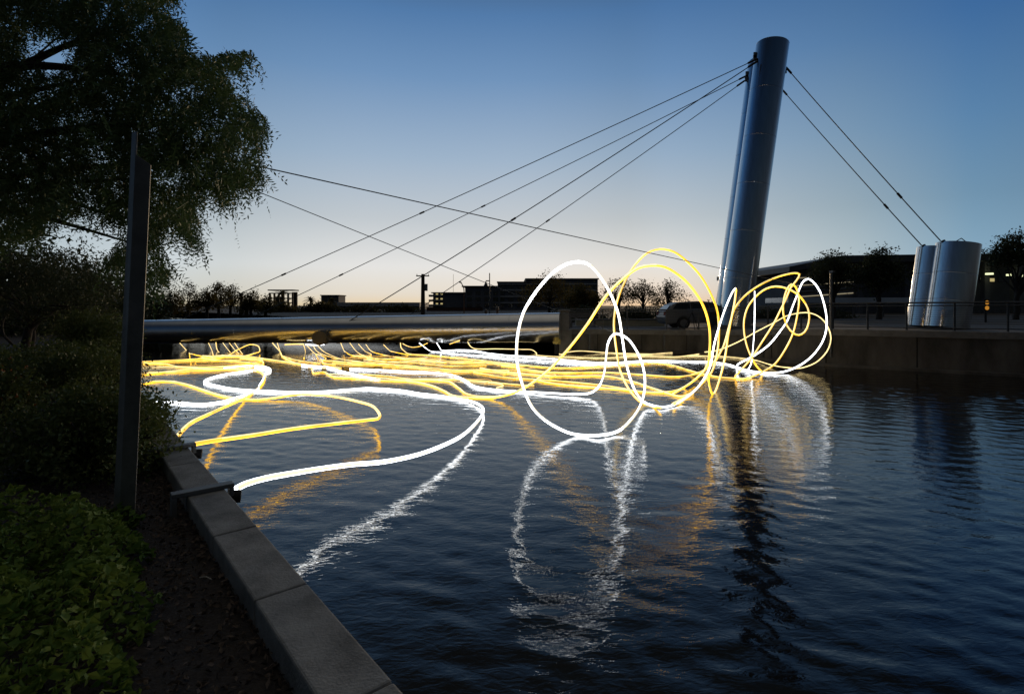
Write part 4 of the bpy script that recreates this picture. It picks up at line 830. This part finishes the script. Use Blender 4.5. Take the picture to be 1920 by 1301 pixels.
# amber signal lamp
b_ = P(1848, 0, 30); o = tag(empty('signal_lamp', (b_.x, 30, 1.45)), 'short post with two stacked amber lights right of the anchor drums', 'signal lamp'); m = MB(); zz_ = P(0, 566, 30).z - 1.45; m.tube([(0, 0, 0), (0, 0, zz_)], .05, 10); m.build('pole', M['black'], o)
m = MB(); m.box((-.16, -.08, zz_ - .5), (.16, .10, zz_ + .14)); m.build('housing', M['black'], o, bevel=.02)
for k in range(2): m = MB(); c_ = Vector((0, -.085, zz_ - .04 - k * .30)); m.tube([c_, c_ + Vector((0, -.02, 0))], .11, 16); m.build('lens', M['amberlens'], o)
# light pole on the wall
q = wall_at(1556); o = tag(empty('light_pole', (q.x, q.y - .08, .35)), 'thin tall grey pole fixed to the far wall at the right of the loops', 'pole'); zt = P(0, 511, q.y).z - .35; m = MB(); m.tube([(0, 0, 0), (0, 0, zt)], .045, 10); m.build('shaft', M['rail'], o, smooth=50)
m = MB(); m.box((-.05, -.2, zt - .02), (.05, .05, zt + .06)); m.build('lamp_head', M['lampoff'], o)
# bench at the bridge end
b_ = P(1093, 0, 29.6); o = tag(empty('bench', (b_.x, 29.6, 1.18)), 'dark metal bench behind the railing by the gate pillar', 'bench')
m = MB(); m.box((-.75, -.22, .42), (.75, .22, .46)); m.build('seat', M['rail'], o); m = MB(); m.box((-.75, .22, .55), (.75, .25, .85)); m.build('backrest', M['rail'], o)
for sx in (-.65, .65): m = MB(); m.box((sx - .03, -.2, 0), (sx + .03, -.14, .417)); m.box((sx - .03, .20, 0), (sx + .03, .255, .55)); m.build('leg', M['rail'], o)

# ------------------------------------------------------------------ silver car (local: +x forward, z up), parked side on
b_ = P(1320, 0, 29.6); o = tag(empty('parked_car', (b_.x, 29.6, 1.15)), 'silver estate car parked side on behind the railing', 'car')
def car_part(nm, m, mt, **k): return m.build(nm, mt, o, **k)
prof = [(-2.38, .38), (-2.42, .62), (-2.36, .86), (-2.28, 1.00), (-2.05, 1.02), (-1.55, 1.04), (.75, 1.00), (1.05, .98), (1.75, .90), (2.18, .78), (2.36, .60), (2.38, .40), (2.25, .24), (-2.25, .24)]
def arch(xc, r_=.36): return [(xc + r_ * math.cos(a), .24 + max(0, r_ * math.sin(a) + .08)) for a in [i * math.pi / 8 for i in range(9)]]
low = [(2.25, .24)] + arch(1.40) + arch(-1.40) + [(-2.25, .24)]
body = [p for p in prof[:12]] + low
m = MB(); m.prism([(x, -.88, z) for x, z in body], (0, 1.76, 0)); car_part('body', m, M['carpaint'], bevel=.05)
cab = [(-2.25, 1.0), (-2.02, 1.30), (-1.70, 1.44), (-.6, 1.50), (.1, 1.46), (1.02, .985)]
def cabin(k, y): return [(x * k, y, z) for x, z in cab]
m = MB(); n = len(cab); vs = [(x, -.84, z) if z < 1.05 else (x * .98, -.66, z) for x, z in cab] + [(x, .84, z) if z < 1.05 else (x * .98, .66, z) for x, z in cab]
m.add(vs, [tuple(range(n))[::-1], tuple(range(n, 2 * n))] + [(i, (i + 1) % n, n + (i + 1) % n, n + i) for i in range(n)]); car_part('cabin', m, M['carpaint'], bevel=.04)
for sgn_ in (-1, 1):
    for x0, x1, xa, xb in ((-1.98, -1.05, -1.72, -1.02), (-.98, -.02, -.95, -.05), (.05, .82, .02, .22)):
        zz0, zz1 = 1.06, 1.38
        yl = lambda z: sgn_ * (.842 - (z - 1.0) * .18 / .46 + .012)
        m = MB(); m.prism([(x0, yl(zz0), zz0), (x1, yl(zz0), zz0), (xb, yl(zz1), zz1), (xa, yl(zz1), zz1)], (0, -sgn_ * .03, 0)); car_part('side_window', m, M['glass'])
m = MB(); m.prism([(.98, -.70, 1.03), (.98, .70, 1.03), (.20, .56, 1.435), (.20, -.56, 1.435)], (.03, 0, .02)); car_part('windscreen', m, M['glass'])
m = MB(); m.prism([(-2.24, -.70, 1.05), (-2.24, .70, 1.05), (-2.03, .56, 1.28), (-2.03, -.56, 1.28)], (-.03, 0, .01)); car_part('rear_window', m, M['glass'])
for xc in (-1.40, 1.40):
    for sy in (-1, 1):
        m = MB(); m.tube([(xc, sy * .70, .32), (xc, sy * .90, .32)], .32, 28); wv = car_part('wheel', m, M['black'], smooth=40)
        m = MB(); m.tube([(xc, sy * .895, .32), (xc, sy * .905, .32)], .21, 24)
        for a in range(5): t_ = a * 2 * math.pi / 5; m.prism([(xc + .04 * math.cos(t_ + 1.57), sy * .906, .32 + .04 * math.sin(t_ + 1.57)), (xc - .04 * math.cos(t_ + 1.57), sy * .906, .32 - .04 * math.sin(t_ + 1.57)), (xc + .20 * math.cos(t_) - .03 * math.cos(t_ + 1.57), sy * .906, .32 + .20 * math.sin(t_) - .03 * math.sin(t_ + 1.57)), (xc + .20 * math.cos(t_) + .03 * math.cos(t_ + 1.57), sy * .906, .32 + .20 * math.sin(t_) + .03 * math.sin(t_ + 1.57))], (0, sy * .012, 0))
        m.build('rim', M['galv'], wv)
for sy in (-.80, .62): m = MB(); m.box((-2.43, sy, .72), (-2.30, sy + .20, .96)); car_part('tail_light', m, mat('tail_lens', (.22, .02, .015), .3, 0, .1, 10), bevel=.02)
for sy in (-.80, .58): m = MB(); m.box((2.12, sy, .62), (2.35, sy + .24, .74)); car_part('headlight', m, M['glass'], bevel=.02)
for xh in (-.75, .28): m = MB(); m.box((xh, -.905, .86), (xh + .2, -.882, .90)); car_part('door_handle', m, M['galv'])
m = MB(); m.box((.72, -1.0, 1.0), (.92, -.86, 1.12)); car_part('mirror', m, M['carpaint'], bevel=.03)
# tripod with a camera in front of the car
b_ = P(1298, 0, 27.9); o = tag(empty('camera_tripod', (b_.x, 27.9, 1.15)), 'thin black tripod with a small camera behind the railing before the car', 'tripod'); zt = P(0, 572, 27.9).z - 1.15
m = MB(); m.tube([(0, 0, .75), (0, 0, zt)], .02, 8); m.build('centre_column', M['black'], o)
for k in range(3): a = .5 + k * 2.094; m = MB(); m.tube([(0, 0, .95), (.42 * math.cos(a), .42 * math.sin(a), 0)], .018, 6); m.build('leg', M['black'], o)
m = MB(); m.box((-.09, -.05, zt), (.09, .05, zt + .12)); m.tube([(0, -.05, zt + .06), (0, -.14, zt + .06)], .04, 12); m.build('camera', M['black'], o, bevel=.01)
# dark bin near the car's front
b_ = P(1338, 0, 27.6); o = tag(empty('litter_bin', (b_.x, 27.6, 1.15)), 'narrow dark bin behind the railing in front of the car bonnet', 'bin'); m = MB(); m.tube([(0, 0, 0), (0, 0, .86)], [.16, .18], 16); m.build('body', M['cloth'], o, smooth=40); m = MB(); m.tube([(0, 0, .862), (0, 0, .93), (0, 0, 1.0)], [.20, .19, .06], 16); m.build('lid', M['black'], o, smooth=40)

# ------------------------------------------------------------------ two seated people on the bridge deck behind the pipe
def skinned(nm, nodes, edges, mt, parent=None, sub=2):
    me = bpy.data.meshes.new(nm); me.from_pydata([n_[:3] for n_ in nodes], edges, []); ob = bpy.data.objects.new(nm, me); COL.objects.link(ob); me.materials.append(mt)
    sk = ob.modifiers.new('skin', 'SKIN'); sl = me.skin_vertices[0].data
    for i, n_ in enumerate(nodes): sl[i].radius = (n_[3], n_[4] if len(n_) > 4 else n_[3])
    sl[0].use_root = True; sk.use_smooth_shade = True; sb = ob.modifiers.new('sub', 'SUBSURF'); sb.levels = sub; sb.render_levels = sub
    if parent: ob.parent = parent
    return ob
def seated(px, d, z, sc, turn, lab):
    b_ = P(px, 0, d); o = empty('person', (b_.x, d, z), turn); o.scale = (sc,) * 3; tag(o, lab, 'person')
    # pelvis, spine, neck, head, arms with hands, crossed legs; facing +y
    nd = [(0, 0, .12, .16, .12), (0, -.02, .32, .14, .10), (0, -.01, .50, .17, .11), (0, .01, .60, .07, .06), (0, .02, .66, .055), (0, .03, .74, .08, .095), (0, .035, .83, .085, .10), (0, .03, .88, .05),
          (.20, 0, .54, .055), (.27, .06, .32, .045), (.18, .26, .22, .035), (.10, .33, .21, .03), (-.20, 0, .54, .055), (-.27, .06, .32, .045), (-.18, .26, .22, .035), (-.10, .33, .21, .03),
          (.15, .10, .10, .085), (.36, .34, .16, .06), (.05, .44, .06, .045), (-.06, .50, .05, .035), (-.15, .10, .10, .085), (-.36, .34, .16, .06), (-.05, .40, .06, .045), (.06, .46, .05, .035)]
    ed = [(0, 1), (1, 2), (2, 3), (3, 4), (4, 5), (5, 6), (6, 7), (2, 8), (8, 9), (9, 10), (10, 11), (2, 12), (12, 13), (13, 14), (14, 15), (0, 16), (16, 17), (17, 18), (18, 19), (0, 20), (20, 21), (21, 22), (22, 23)]
    skinned('body', nd, ed, M['skin'], o)
    cl = [(0, 0, .13, .19, .14), (0, -.02, .32, .165, .125), (0, -.01, .49, .19, .13), (0, .01, .585, .10, .08), (.20, 0, .54, .072), (.27, .06, .32, .06), (.20, .24, .225, .048), (-.20, 0, .54, .072), (-.27, .06, .32, .06), (-.20, .24, .225, .048), (.15, .10, .10, .10), (.36, .34, .16, .075), (.10, .42, .07, .055), (-.15, .10, .10, .10), (-.36, .34, .16, .075), (-.10, .38, .07, .055)]
    ce = [(0, 1), (1, 2), (2, 3), (2, 4), (4, 5), (5, 6), (2, 7), (7, 8), (8, 9), (0, 10), (10, 11), (11, 12), (0, 13), (13, 14), (14, 15)]
    skinned('clothing', cl, ce, M['cloth'], o)
    hd = [(0, .0, .80, .09, .10), (0, .0, .87, .095, .105), (0, .01, .93, .05)]; skinned('hair', hd, [(0, 1), (1, 2)], M['hair'], o)
    m = MB(); m.tube([(0, .13, .77), (0, .155, .755)], [.02, .012], 8); m.build('nose', M['skin'], o)
seated(911, 28.2, 1.30, 1.0, .25, 'person in dark clothes seated behind the pipe, the left and lower of two')
seated(932, 28.3, 1.30, 1.16, -.3, 'taller person in dark clothes seated behind the pipe near the lamp post')
